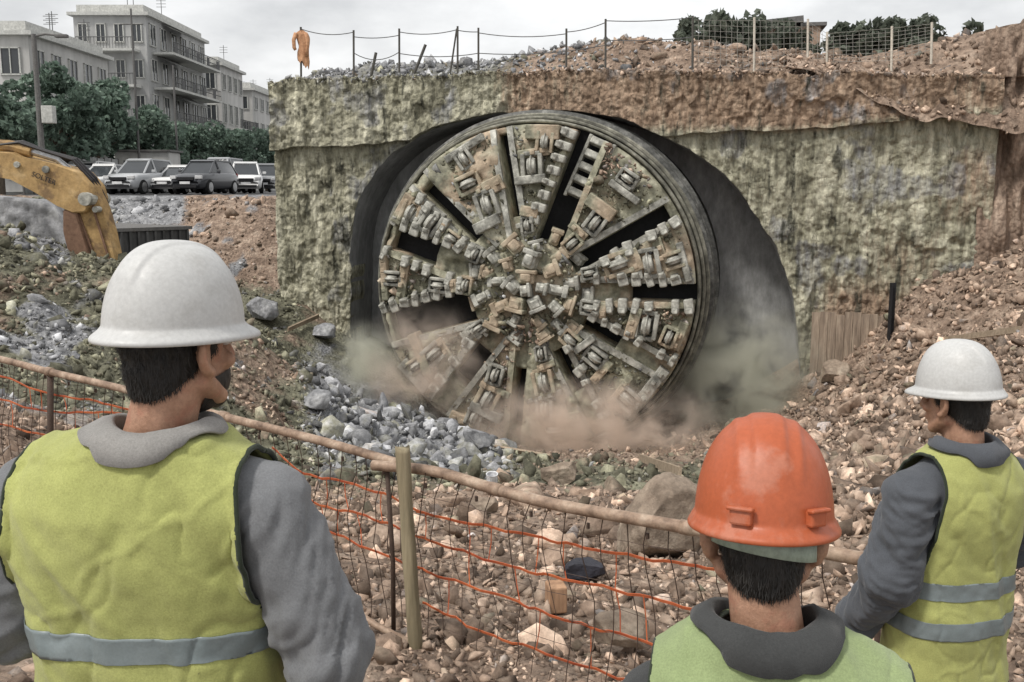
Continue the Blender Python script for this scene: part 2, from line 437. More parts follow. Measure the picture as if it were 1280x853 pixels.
def stones(name, pts, size, brown, grey, mat, bases=RB1, parent=None, seed=1):
    r = np.random.RandomState(seed); n = len(pts); k = r.randint(0, len(bases), n); Rm = rot_mats(n, r)
    Vs, Fs, at, off = [], [], {'brown': [], 'grey': [], 'tone': []}, 0
    tone = np.clip(r.lognormal(-0.02, .5, n), .3, 2.2)
    for b in range(len(bases)):
        s = np.where(k == b)[0]
        if not len(s): continue
        v, f = bases[b]
        V = np.einsum('nij,mj->nmi', Rm[s], v) * size[s][:, None, None] + pts[s][:, None, :]
        F = f[None] + (np.arange(len(s)) * len(v))[:, None, None] + off
        Vs.append(V.reshape(-1, 3)); Fs.append(F.reshape(-1, 3)); off += len(s) * len(v)
        for q, arr in (('brown', brown), ('grey', grey), ('tone', tone)): at[q].append(np.repeat(arr[s], len(v)))
    return np_mesh(name, np.concatenate(Vs), [np.concatenate(Fs)], mat, parent, {q: np.concatenate(a) for q, a in at.items()})

def scatter(name, n, umin, umax, dmin, dmax, s0, sig, smin, smax, seed, grow=14.0, bases=RB1, keep=None, sink=.25):
    r = np.random.RandomState(seed)
    D = np.exp(r.uniform(np.log(dmin), np.log(dmax), n)); u = r.uniform(umin, umax, n)
    x = u * D; y = D
    if keep is not None:
        m = keep(x, y, r); x, y = x[m], y[m]
    size = np.clip(r.lognormal(np.log(s0), sig, len(x)), smin, smax) * (1 + y / grow)
    z = ground_h(x, y) + size * (0.50 - sink - r.uniform(0, .45, len(x)))
    b, g = soil(x, y, z)
    b = np.clip(b + r.normal(0, .22, len(x)), 0, 1); g = np.clip(g + r.normal(0, .2, len(x)), 0, 1)
    return stones(name, np.c_[x, y, z], size, b, g, MT['stone'], bases, seed=seed)

def _keep(x, y, r):
    px = 640 + FPX * x / y
    recess = (y > 28) & (px > 352)
    pl = (y < 4.2) & (r.uniform(size=len(x)) < .3)
    cover = fbm(np.c_[x, y, 0 * x] * .45, 3, 77) + r.uniform(-.5, .9, len(x)) > -.05
    return ~recess & ~pl & cover & (y < 44)
tag(scatter('rubble', 95000, -.72, .72, 3.6, 30, .0115, .66, .004, .075, 51, grow=7, keep=_keep), kind='stuff')
tag(scatter('coarse_rubble', 1100, -.62, .66, 4.5, 29, .045, .5, .02, .17, 52, grow=10, bases=RB2, keep=_keep), kind='stuff')
def _right(x, y, r): return 640 + FPX * x / y > 960 + 90 * vn(np.c_[x, y, x * 0] * .8, 3)
tag(scatter('bank_rubble', 16000, .22, .60, 7.0, 28.5, .034, .48, .014, .16, 53, grow=15, keep=_right, sink=.1), kind='stuff')
def _heap(x, y, r):
    px = 640 + FPX * x / y; return (px > 345 + 8 * (28 - y)) & (px < 640)
tag(scatter('broken_rock_heap', 3600, -.24, .02, 14.5, 28, .075, .5, .035, .26, 54, grow=60, bases=RB2, keep=_heap, sink=0), kind='stuff')
tag(scatter('slope_rubble', 13000, -.54, -.17, 15, 44, .021, .6, .008, .14, 55, grow=16, keep=lambda x, y, r: 640 + FPX * x / y < 470 - 3 * y), kind='stuff')

# ------------------------------------------------------------------ head wall with the tunnel mouth
TH = R(14)
SD = np.array([math.cos(TH), -math.sin(TH), 0]); ND = np.array([math.sin(TH), math.cos(TH), 0])
FC = np.array(P(665, 361, 28.0))
WO = FC + ND * 2.4
def Wsz(px, py, off=0.0):
    d = np.array(P(px, py, 10.0)) - np.array([0, 0, CZ]); o = np.array([0, 0, CZ])
    t = ((WO + ND * off - o) @ ND) / (d @ ND)
    p = o + d * t
    return (p - WO) @ SD, p[2]
def wpt(s, z, off):
    s, z, off = np.broadcast_arrays(np.asarray(s, float), np.asarray(z, float), np.asarray(off, float))
    p = WO[None] + s.ravel()[:, None] * SD + off.ravel()[:, None] * ND
    p[:, 2] = z.ravel()
    return p

wall = thing('portal_wall', 'tall rough stained concrete head wall with broken arched tunnel mouth', 'wall')
ARCH = np.array([Wsz(*q) for q in [(437, 640), (437, 430), (438, 300), (446, 250), (470, 212), (500, 180), (560, 155), (620, 143), (690, 139), (770, 147), (850, 178), (900, 213), (945, 266),
                                   (975, 316), (990, 350), (998, 420), (1004, 660)]])
# resample the arch outline smoothly and roughen it
seg = np.r_[0, np.cumsum(np.linalg.norm(np.diff(ARCH, axis=0), axis=1))]
ta = np.linspace(0, seg[-1], 420)
As = np.interp(ta, seg, ARCH[:, 0]); Az = np.interp(ta, seg, ARCH[:, 1])
kx = np.hanning(25); kx /= kx.sum()
As = np.convolve(np.pad(As, 12, 'edge'), kx, 'valid'); Az = np.convolve(np.pad(Az, 12, 'edge'), kx, 'valid')
pa = np.c_[As * 1.3, Az * 1.3, np.zeros(len(As))]
As = As + .13 * fbm(pa, 4, 61); Az = Az + .10 * fbm(pa, 4, 62)
itop = int(np.argmax(Az)); ZTOP = Az[itop]
lzs, lss = np.maximum.accumulate(Az[:itop + 1]), As[:itop + 1]
rzs, rss = np.maximum.accumulate(Az[itop:][::-1]), As[itop:][::-1]
def arch_left(z): return np.interp(z, lzs, lss)
def arch_right(z): return np.interp(z, rzs, rss)
def arch_z(s):
    o = np.argsort(As); return np.where((s > As.min()) & (s < As.max()), np.interp(s, As[o], Az[o]), -99)
SL, SRT = Wsz(342, 200)[0], Wsz(1246, 200)[0]
LEDG = np.array([Wsz(*q) for q in [(342, 188), (430, 181), (500, 178), (860, 170), (900, 168), (1190, 151), (1250, 148)]])
def ledge(s): return np.interp(s, LEDG[:, 0], LEDG[:, 1])
TOPL = np.array([Wsz(*q, -.28) for q in [(342, 102), (450, 97), (560, 91), (680, 87), (1000, 91), (1120, 92), (1250, 90)]])
def topz(s): return np.interp(s, TOPL[:, 0], TOPL[:, 1]) + .16 * fbm(np.c_[s * 1.1, s * 0, s * 0], 5, 5, .6)

def wall_brown(s, z):
    """earth smeared over the wall"""
    p = np.c_[s, z, 0 * s]
    mid = sst(Wsz(585, 120)[0], Wsz(650, 120)[0], s) * sst(ledge(s) - .3, ledge(s) + .5, z)
    right = sst(Wsz(1000, 100)[0], Wsz(1230, 100)[0], s) * .9
    foot = sst(Wsz(1000, 330)[0], Wsz(1050, 330)[0], s) * (1 - sst(Wsz(1050, 400)[1], Wsz(1050, 300)[1], z))
    return np.clip(np.maximum.reduce([mid, right * (.45 + .55 * fbm(p * .5, 3, 9)), foot * .8]) * .85 + .35 * fbm(p * .45, 3, 12), 0, 1)
def wall_grey(s, z): return np.clip(.55 * sst(.15, .5, fbm(np.c_[s, z, 0 * s] * .9, 4, 15)), 0, .5)

def wall_panel(name, S, Z, base, nr, nc, amp=.11, seed=0, parent=wall, mat='wall', edge=None):
    s, z = S.ravel(), Z.ravel()
    p = np.c_[s, z, 0 * s]
    d = amp * fbm(p * .8, 5, 70 + seed, .55) + .6 * amp * fbm(p * 3.6, 3, 71 + seed)
    chips = sst(.10, .22, fbm(p * np.array([1.5, .75, 1]), 4, 75 + seed))          # spalled patches
    groove = np.maximum(0, 1 - np.abs(fbm(p * np.array([3.2, .35, 1]), 3, 81 + seed)) * 5) ** 2
    d = -d + .09 * chips + .05 * groove + .035 * fbm(p * 9, 3, 83) - .05 * np.maximum(0, fbm(p * 2.2, 3, 85)) 
    off = base.ravel() + d
    return np_mesh(name, wpt(s, z, off), [gridf(nr, nc)], MT[mat], parent, {'brown': wall_brown(s, z), 'grey': wall_grey(s, z)}, smooth=True)

# cap beam: columns from ledge (or arch edge) to the top, with returned bottom and top
nc, nr = 760, 84
s = np.linspace(SL, SRT, nc)
bot = np.maximum(ledge(s) + .12 * fbm(np.c_[s * 1.1, s * 0, s * 0], 4, 8), arch_z(s)); tp = topz(s)
v = np.linspace(0, 1, nr - 4)
Z = bot[None] + v[:, None] * (tp - bot)[None]
Z = np.r_[bot[None] + .03, bot[None], Z, tp[None], tp[None] - .02]
B = np.full((nr, nc), -.28); B[0] = .9; B[1] = -.22; B[-2] = -.16; B[-1] = 1.4
S = np.repeat(s[None], nr, 0)
S[:, 0] = S[:, 1]; B[:, 0] = 1.6
wall_panel('capping_beam', S, Z, B, nr, nc, .12, 0)
# lower wall left of the mouth
ZB = CZ - 8.2
def side_panel(name, left):
    nr, nc = 260, 170
    z = np.linspace(ZB, CZ + 1.9, nr)
    a = np.where(left, SL + .0 * z, arch_right(np.minimum(z, ZTOP - .02))); b = np.where(left, arch_left(np.minimum(z, ZTOP - .02)), SRT + 0 * z)
    if left: a = a + .10 * fbm(np.c_[z * .8, z * 0, z * 0], 3, 4)
    t = np.linspace(0, 1, nc - 4)
    S = a[:, None] + t[None] * (b - a)[:, None]
    S = np.c_[S[:, :1], S[:, :1], S, S[:, -1:], S[:, -1:]]
    Zz = np.repeat(z[:, None], nc, 1)
    B = np.zeros((nr, nc)); B[:, 0] = 1.6; B[:, 1] = .10; B[:, -1] = 1.1; B[:, -2] = .08
    hid = Zz > (ledge(S) + .35)                          # behind the beam: tuck the rest back
    B = np.where(hid, B + .25, B)
    wall_panel(name, S, Zz, B, nr, nc, .11, 5 if left else 9)
side_panel('wall_panel', True); side_panel('wall_panel', False)
# dark lining of the broken-out bore
nl, dl = len(As), 14
offs = np.linspace(.05, 9, dl)
A0s = np.convolve(np.pad(As, 30, 'edge'), np.hanning(61) / np.hanning(61).sum(), 'valid'); A0z = np.convolve(np.pad(Az, 30, 'edge'), np.hanning(61) / np.hanning(61).sum(), 'valid')
offs[1] = .35
V = np.concatenate([wpt(As + (A0s - As) * float(sst(.0, .5, o)), Az + (A0z - Az) * float(sst(.0, .5, o)), o) for o in offs])
np_mesh('tunnel_lining', V, [gridf(dl, nl)], MT['lining'], wall, smooth=True)
bk = np.r_[wpt([arch_left(CZ - 2), ], [CZ - 9], 8.9)]
a0, a1 = As.min() - 1, As.max() + 1
gs, gz = np.meshgrid(np.linspace(a0, a1, 120), np.linspace(ZB, ZTOP + 1, 90)); gp = np.c_[gs.ravel(), gz.ravel(), 0 * gs.ravel()]
np_mesh('added_gap_backing', wpt(gs.ravel(), gz.ravel(), 1.9 + .12 * fbm(gp * 1.4, 4, 6)), [gridf(90, 120)], MT['lining'], wall, smooth=True)  # added surface close behind the mouth, catches sky light so the gap reads grey
# timber shuttering and a steel stake at the right foot of the wall
bm = bmesh.new()
s0, z0 = Wsz(1012, 455, -.2); s1, z1 = Wsz(1108, 398, -.2)
for k in range(9):
    w = (s1 - s0) / 9
    c = wpt([s0 + (k + .5) * w], [(z0 + z1) / 2 - .5 + rnd.uniform(-.05, .05)], -.22 + rnd.uniform(-.02, .02))[0]
    add_box(bm, c, (w * .95, .06, (z1 - z0) + 1.2), Matrix.Rotation(-TH, 3, 'Z'))
MT['plank'] = pmat('muddy_planks', [(0.27, (0.13, 0.10, 0.075)), (0.5, (0.27, 0.21, 0.16)), (0.72, (0.42, 0.34, 0.26))], scale=3, stretch=(3, 3, .25), bump=.5, bdist=.01, bscale=20)
bm_obj('timber_shuttering', bm, MT['plank'], wall)
bm = bmesh.new(); c0 = P(1114, 372, 27.0); c1 = P(1113, 440, 27.0)
add_box(bm, (c0 + c1) / 2, (.16, .05, (c0 - c1).length + .8)); add_box(bm, (c0 + c1) / 2 + Vector((-.07, -.08, 0)), (.04, .14, (c0 - c1).length + .8))
tag(bm_obj('steel_stake', bm, MT['dark']), 'dark steel stake standing in rubble at the right foot of the concrete wall', 'stake')

# ------------------------------------------------------------------ ground on top, behind the wall
CREST = np.array([[Wsz(px, 100, 2.5)[0], Wsz(px, py, 2.5)[1]] for px, py in [(300, 104), (345, 100), (380, 90), (450, 84), (600, 78), (650, 66), (720, 56), (780, 50), (870, 54), (950, 64), (1010, 72), (1070, 74),
                                                                       (1120, 66), (1170, 56), (1210, 46), (1250, 40), (1300, 36), (1500, 30)]])
def terrace_h(s, t):
    zt = np.interp(s, TOPL[:, 0], TOPL[:, 1]) - .10
    zc = np.interp(s, CREST[:, 0], CREST[:, 1])
    k = sst(.5, 2.6, t)
    h = zt * (1 - k) + zc * k
    h = h - (t > 4) * 0 + sst(6, 22, t) * (CZ + 4.0 - zc) * .8
    p = np.c_[s, t, 0 * s]
    return h + (.08 + .16 * k) * fbm(p * .9, 4, 90) * sst(.1, 1.0, t)
SR2 = Wsz(1700, 200)[0]
ns, nt = 300, 70
sg = np.linspace(SL + .25, SR2, ns); tg = np.r_[np.linspace(-.1, 5, 46), np.geomspace(5.3, 60, 24)]
T_, S_ = np.meshgrid(tg, sg, indexing='ij')
hz = terrace_h(S_.ravel(), T_.ravel())
pts = wpt(S_.ravel(), hz, T_.ravel() + .1)
sb = S_.ravel()
brn = np.clip(sst(Wsz(560, 60)[0], Wsz(700, 60)[0], sb) * .9 + .1, 0, 1)
np_mesh('upper_ground', pts, [gridf(nt, ns)], MT['ground'], attrs={'brown': brn, 'grey': .6 * (1 - brn)}, smooth=True)['kind'] = 'structure'
# cut earth face continuing right of the wall, and the bank that spills over the wall's right top
nr2, nc2 = 90, 160
zz = np.linspace(0, 1, nr2); ss = np.linspace(SRT - .4, SR2, nc2)
Sg = np.repeat(ss[None], nr2, 0); top = np.interp(ss, CREST[:, 0], CREST[:, 1]) - .1
Zg = (CZ - 6) + zz[:, None] * (top - (CZ - 6))[None]
pp = np.c_[Sg.ravel() * 1.6, Zg.ravel() * .35, 0 * Sg.ravel()]
of = .25 + (Zg.ravel() - CZ) * .10 + .7 * fbm(pp, 4, 33) + .22 * fbm(np.c_[Sg.ravel() * 5, Zg.ravel() * 1.2, 0 * Sg.ravel()], 3, 35)
np_mesh('earth_cut', wpt(Sg.ravel(), Zg.ravel(), of), [gridf(nr2, nc2)], MT['earth'], smooth=True)['kind'] = 'structure'
nb1, nb2 = 40, 150
sb1 = np.linspace(Wsz(985, 60)[0], SR2, nb2); vb = np.linspace(0, 1, nb1)[:, None]
grow = sst(Wsz(985, 60)[0], Wsz(1190, 60)[0], sb1)
z_t = np.interp(sb1, CREST[:, 0], CREST[:, 1]) + .05; z_b = (np.interp(sb1, TOPL[:, 0], TOPL[:, 1]) + .15) * (1 - grow) + (Wsz(1150, 146)[1] - .2 + .5 * fbm(np.c_[sb1 * .8, 0 * sb1, 0 * sb1], 3, 2)) * grow
Zb_ = z_t[None] * (1 - vb) + z_b[None] * vb; Ob = 2.4 * (1 - vb) ** 1.3 - .34 * grow[None] * vb - .12; Sb = np.repeat(sb1[None], nb1, 0)
pb = np.c_[Sb.ravel(), Zb_.ravel(), 0 * Sb.ravel()]
Ob = Ob.ravel() - .30 * fbm(pb * .9, 4, 55) * np.repeat(sst(0, .3, vb.ravel()), nb2) - .10 * fbm(pb * np.array([4, 1.5, 1]), 3, 56)
Zs2 = Zb_.ravel() + .12 * fbm(pb * 1.3, 3, 57) * (1 - np.repeat(sst(.9, 1, vb.ravel()), nb2))
np_mesh('earth_bank', wpt(Sb.ravel(), Zs2.ravel(), Ob.ravel()), [gridf(nb1, nb2)], MT['earth'], smooth=True)['kind'] = 'structure'
rb = np.random.RandomState(31); nq = 1500; ii = rb.randint(0, len(Zs2), nq); qs = np.clip(rb.lognormal(np.log(.06), .5, nq), .03, .22)
tag(stones('bank_edge_rubble', wpt(Sb.ravel()[ii] + rb.normal(0, .1, nq), Zs2[ii] + .02, Ob[ii] - .02), qs, np.clip(rb.normal(.95, .15, nq), 0, 1), np.zeros(nq), MT['stone'], RB1, seed=32), kind='stuff')
# crumbled stones along the whole cap edge
nq = 1600; s9 = rb.uniform(SL + .1, SRT, nq); q9 = np.clip(rb.lognormal(np.log(.05), .5, nq), .025, .16)
w9 = wpt(s9, topz(s9) + q9 * .2 - np.abs(rb.normal(0, .06, nq)), rb.uniform(-.42, .25, nq)); b9 = np.clip(sst(Wsz(560, 60)[0], Wsz(700, 60)[0], s9) + rb.normal(0, .2, nq), 0, 1)
tag(stones('cap_edge_rubble', w9, q9, b9, np.clip(.5 * (1 - b9) + rb.normal(0, .2, nq), 0, 1), MT['stone'], RB1, seed=33), kind='stuff')
# stones on the terrace edge
r = np.random.RandomState(8); n = 3600
s_ = r.uniform(SL + .3, SR2 - 3, n); t_ = np.abs(r.normal(1.6, 1.3, n)) + .05
sz = np.clip(r.lognormal(np.log(.085), .5, n), .035, .34)
q = wpt(s_, terrace_h(s_, t_) + sz * .2, t_ + .1)
bb = np.clip(sst(Wsz(600, 60)[0], Wsz(880, 60)[0], s_) * .9 + r.normal(0, .2, n), 0, 1)
tag(stones('terrace_rubble', q, sz, bb, np.clip(1 - bb + r.normal(0, .3, n), 0, 1), MT['stone'], RB1, seed=9), kind='stuff')

# ------------------------------------------------------------------ tunnel boring machine
tbm = thing('tunnel_boring_machine', 'huge round mud-caked boring machine head breaking out of the tunnel mouth', 'boring machine', tuple(FC), -TH)
tbm.scale = (1.03, 1.03, 1.03)
RAD = 4.66
SLOT = [(0, .24), (30, .22), (69, .40), (101, .15), (137, .22), (161, .36), (196, .44), (232, .28), (264, .18), (297, .20), (331, .20)]
OPEN = [(2.7, 4.5), (1.5, 4.2), (1.5, 4.5), (2.0, 4.25), (2.0, 4.1), (2.8, 4.25), (1.7, 4.3), (2.1, 3.4), (2.2, 3.9), (1.8, 3.1), (1.7, 2.8)]
def face_y(r): return -.35 * (1 - np.clip(r / RAD, 0, 1) ** 2) + .10 * sst(4.0, RAD, r)
def wedge(i):
    (a0, w0), (a1, w1) = SLOT[i], SLOT[(i + 1) % len(SLOT)]
    A0, A1 = R(a0), R(a1 + (360 if a1 < a0 else 0))
    r0, r1 = 1.25, 4.42
    nr, nc = 44, 30
    rr = np.linspace(r0, r1, nr)
    b0 = A0 + np.arcsin(np.minimum(w0 / rr, .9)); b1 = A1 - np.arcsin(np.minimum(w1 / rr, .9))
    t = np.linspace(0, 1, nc)
    A = b0[:, None] + t[None] * (b1 - b0)[:, None]; Rr = np.repeat(rr[:, None], nc, 1)
    x, z = Rr * np.cos(A), Rr * np.sin(A)
    p = np.c_[x.ravel(), z.ravel(), np.full(x.size, i * 3.1)]
    y = face_y(Rr).ravel() - (.12, -.05, .02, .16, .08, -.04, .10, 0, .14, .03, -.06)[i] - .17 * np.maximum(fbm(p * 1.5, 4, 40), -.25) - .11 * fbm(p * 5, 4, 44)
    edge = np.minimum(np.minimum(t, 1 - t)[None] * (b1 - b0)[:, None] * Rr, np.minimum(Rr - r0, r1 - Rr)).ravel()
    y += .06 * (1 - sst(0, .09, edge))
    # shallow square recesses where the cutters sit
    y = y.reshape(nr, nc)
    V = np.c_[x.ravel(), y.ravel(), z.ravel()]
    ring = np.r_[np.arange(nc), np.arange(1, nr) * nc + nc - 1, (nr - 1) * nc + np.arange(nc - 2, -1, -1), np.arange(nr - 2, 0, -1) * nc]
    Vb = V[ring].copy(); Vb[:, 1] = .62
    m = len(ring); off = len(V)
    side = np.array([[ring[k], ring[(k + 1) % m], off + (k + 1) % m, off + k] for k in range(m)])
    o = np_mesh('face_plate', np.r_[V, Vb], [gridf(nr, nc, flip=True), side], MT['head'], tbm, smooth=False)
    return (b0, b1, rr)
bnds = [wedge(i) for i in range(len(SLOT))]
def patch(r0, r1, a, w, i):
    nr, nc = max(4, int((r1 - r0) / .07)), 12
    rr = np.linspace(r0, r1, nr)[:, None]; t = np.linspace(-1, 1, nc)[None]
    A = R(a) + np.arcsin(np.clip((w + .07) / rr, 0, .95)) * t; Rr = rr + 0 * t
    x, z = Rr * np.cos(A), Rr * np.sin(A); p = np.c_[x.ravel(), z.ravel(), np.full(x.size, i * 7.7)]
    y = face_y(Rr).ravel() + .10 - .16 * fbm(p * 2, 4, 91) - .08 * fbm(p * 6, 3, 92)
    V = np.c_[x.ravel(), y, z.ravel()]; ring = np.r_[np.arange(nc), np.arange(1, nr) * nc + nc - 1, (nr - 1) * nc + np.arange(nc - 2, -1, -1), np.arange(nr - 2, 0, -1) * nc]
    Vb = V[ring].copy(); Vb[:, 1] = .6; m = len(ring); off = len(V)
    np_mesh('slot_fill', np.r_[V, Vb], [gridf(nr, nc, flip=True), np.array([[ring[k], ring[(k + 1) % m], off + (k + 1) % m, off + k] for k in range(m)])], MT['head'], tbm)
for i, ((a, w), (o0, o1)) in enumerate(zip(SLOT, OPEN)):
    if o0 > 1.5: patch(1.25, o0, a, w, i)
    if o1 < 4.4: patch(o1, 4.42, a, w, i + 20)
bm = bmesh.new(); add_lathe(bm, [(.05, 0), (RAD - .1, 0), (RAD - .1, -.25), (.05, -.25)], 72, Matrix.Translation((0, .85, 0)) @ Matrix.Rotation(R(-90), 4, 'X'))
bm_obj('slot_shade_disc', bm, MT['dark'], tbm)  # near-black disc stands in for deep shade seen through the slots
MT['rim'] = pmat('dirty_rim_steel', [(.3, (.055, .054, .048)), (.5, (.16, .155, .125)), (.72, (.34, .33, .27))], scale=2.4, rough=.7, bump=.6, bscale=12, mott=.4)
XR = Matrix.Rotation(R(-90), 4, 'X')                    # local z -> +y (into the wall)
for r_in, r_out, y0, y1 in ((4.46, 4.55, .10, .42), (4.56, 4.66, .42, .62), (4.64, 4.76, .68, .86)):
    bm = bmesh.new()
    n = 140; pr = [(r_in, y0 + .04), (r_in + .03, y0), (r_out - .03, y0), (r_out, y0 + .04), (r_out, y1), (r_in, y1)]
    rings = [[bm.verts.new((q_ * math.cos(2 * math.pi * k / n), y_, q_ * math.sin(2 * math.pi * k / n))) for k in range(n)] for q_, y_ in pr]
    for a in range(len(rings)):
        for k in range(n): bm.faces.new((rings[a][k], rings[a][(k + 1) % n], rings[(a + 1) % len(rings)][(k + 1) % n], rings[(a + 1) % len(rings)][k]))
    bm_obj('rim_ring', bm, MT['rim'], tbm)
bm = bmesh.new()
add_lathe(bm, [(4.62, .86), (4.84, .88), (4.86, .92), (4.86, 1.1), (4.83, 1.12), (4.83, 1.5), (4.88, 1.52), (4.88, 1.7), (4.84, 1.72), (4.84, 2.3), (4.92, 2.32), (4.92, 2.55), (4.88, 2.57), (4.88, 6.5), (4.5, 6.5)], 140, XR)
MT['shield'] = pmat('scraped_shield_steel', [(.35, (.045, .045, .042)), (.55, (.12, .12, .112)), (.75, (.30, .295, .27))], scale=1.4, stretch=(3, .3, 3), rough=.6, metal=.1, bump=.3, bscale=12)
bm_obj('shield', bm, MT['shield'], tbm, smooth=True)

def link_part(name, me, M, parent):
    o = bpy.data.objects.new(name, me); COL.objects.link(o); o.parent = parent; o.matrix_local = M; return o
# scraper teeth along the slot edges
bm = bmesh.new(); add_box(bm, (0, 0, 0), (.27, .30, .20), None, .03); add_box(bm, (-.12, -.10, 0), (.12, .24, .15), Matrix.Rotation(R(18), 3, 'Z'), .025)
bmesh.ops.recalc_face_normals(bm, faces=bm.faces[:])
tooth = bpy.data.meshes.new('scraper_tooth'); bm.to_mesh(tooth); bm.free(); tooth.materials.append(MT['steel'])
nt_ = 0
for i, (a, w) in enumerate(SLOT):
    for side in (-1, 1):
        b0, b1, rr = bnds[i] if side > 0 else bnds[i - 1]
        bnd = b0 if side > 0 else b1
        ok = {0: (1, -1), 1: (-1,), 2: (1,), 3: (), 4: (1,), 5: (-1, 1), 6: (-1, ), 7: (-1,), 8: (), 9: (1,), 10: (1,)}[i]
        if side not in ok: continue
        for r_ in np.arange(1.9, 4.40, .34):
            if nt_ >= 98: break
            an = float(np.interp(r_, rr, bnd)) + side * .10 / r_
            if rnd.random() < .18: continue
            c = Vector((r_ * math.cos(an), float(face_y(r_)) - .14 + rnd.uniform(-.02, .02), r_ * math.sin(an)))
            M = Matrix.Translation(c) @ Matrix.Rotation(-an + R(rnd.uniform(-14, 14)) + (math.pi / 2 if side > 0 else -math.pi / 2), 4, 'Y') @ Matrix.Diagonal((rnd.uniform(.8, 1.4), rnd.uniform(.9, 1.4), rnd.uniform(.8, 1.4), 1))
            link_part('scraper_tooth', tooth, M, tbm); nt_ += 1
# raised rails along the slot edges and cross bars over the plates
for i in range(len(SLOT)):
    b0, b1, rr = bnds[i]
    for bnd, sg_ in ((b0, 1), (b1, -1)):
        bm = bmesh.new(); pts = []
        for r_ in np.linspace(1.45, 4.38, 9):
            an = float(np.interp(r_, rr, bnd)) + sg_ * .085 / r_
            pts.append((r_ * math.cos(an), float(face_y(r_)) - .07 + rnd.uniform(-.012, .012), r_ * math.sin(an)))
        add_ribbon(bm, pts, .17, .16, Vector((0, 1, 0))); bm_obj('edge_rail', bm, MT['steel' if (i + sg_) % 3 else 'head'], tbm)
    for j, r_ in enumerate((2.1, 2.95, 3.65, 4.2)):
        if (i * 5 + j * 3) % 7 == 0: continue
        wa = float(np.interp(r_, rr, b1 - b0)); mid = float(np.interp(r_, rr, (b0 + b1) / 2)); L_ = wa * r_ * rnd.uniform(.45, .9)
        bm = bmesh.new(); sh_ = rnd.uniform(-.2, .2) * wa
        add_box(bm, (0, 0, 0), (rnd.uniform(.16, .42), rnd.uniform(.22, .52), L_), None, .03)
        for q in range(int(L_ / .28)): add_box(bm, (rnd.uniform(-.03, .03), -.16, -L_ / 2 + .14 + q * .28), (.12, .14, .13), None, .02)
        o = bm_obj('cross_bar', bm, MT['head' if (i + j) % 3 else 'steel'], tbm); an = mid + sh_
        o.matrix_local = Matrix.Translation((r_ * math.cos(an), float(face_y(r_)) - .10, r_ * math.sin(an))) @ Matrix.Rotation(-an + R(rnd.uniform(-10, 10)), 4, 'Y')
# disc cutters in their housings
def cutter_meshes(k):
    bm = bmesh.new()
    w, h = .40, .56
    for sx in (-1, 1): add_box(bm, (sx * (w / 2), -.02, 0), (.10, .34, h), None, .025)
    for sz_ in (-1, 1): add_box(bm, (0, -.0, sz_ * h / 2), (w, .26, .10), None, .025)
    add_box(bm, (0, .09, 0), (w, .06, h))
    bmesh.ops.recalc_face_normals(bm, faces=bm.faces[:])
    me = bpy.data.meshes.new('disc_cutter'); bm.to_mesh(me); bm.free(); me.materials.append(MT['head' if k else 'steel'])
    bm = bmesh.new()
    add_lathe(bm, [(.05, -.10), (.17, -.09), (.19, -.03), (.245, -.012), (.245, .012), (.19, .03), (.17, .09), (.05, .10)], 24, Matrix.Rotation(R(90), 4, 'Y'))
    bmesh.ops.recalc_face_normals(bm, faces=bm.faces[:])
    m2 = bpy.data.meshes.new('cutter_ring'); bm.to_mesh(m2); bm.free(); m2.materials.append(MT['steel'])
    return me, m2
CM = [cutter_meshes(0), cutter_meshes(1)]
for i in range(len(SLOT)):
    b0, b1, rr = bnds[i]
    for j, r_ in enumerate((1.75, 2.55, 3.3, 3.95)):
        f = .5 + rnd.uniform(-.12, .12)
        if (i + j) % 4 == 3 and j < 3: continue
        an = float(np.interp(r_, rr, b0 * (1 - f) + b1 * f))
        wid = float(np.interp(r_, rr, b1 - b0)) * r_
        sc_ = min(1.0, max(.7, wid / .85)) * rnd.uniform(.85, 1.3)
        M = Matrix.Translation((r_ * math.cos(an), float(face_y(r_)) - .12, r_ * math.sin(an))) @ Matrix.Rotation(-an + R(rnd.choice((0, 90, 90, 90)) + rnd.uniform(-8, 8)), 4, 'Y') @ Matrix.Diagonal((sc_, 1, sc_, 1))
        hs, rg = CM[(i + j) % 2]
        p_ = link_part('disc_cutter', hs, M, tbm)
        link_part('cutter_ring', rg, Matrix.Translation((0, -.12, 0)), p_)
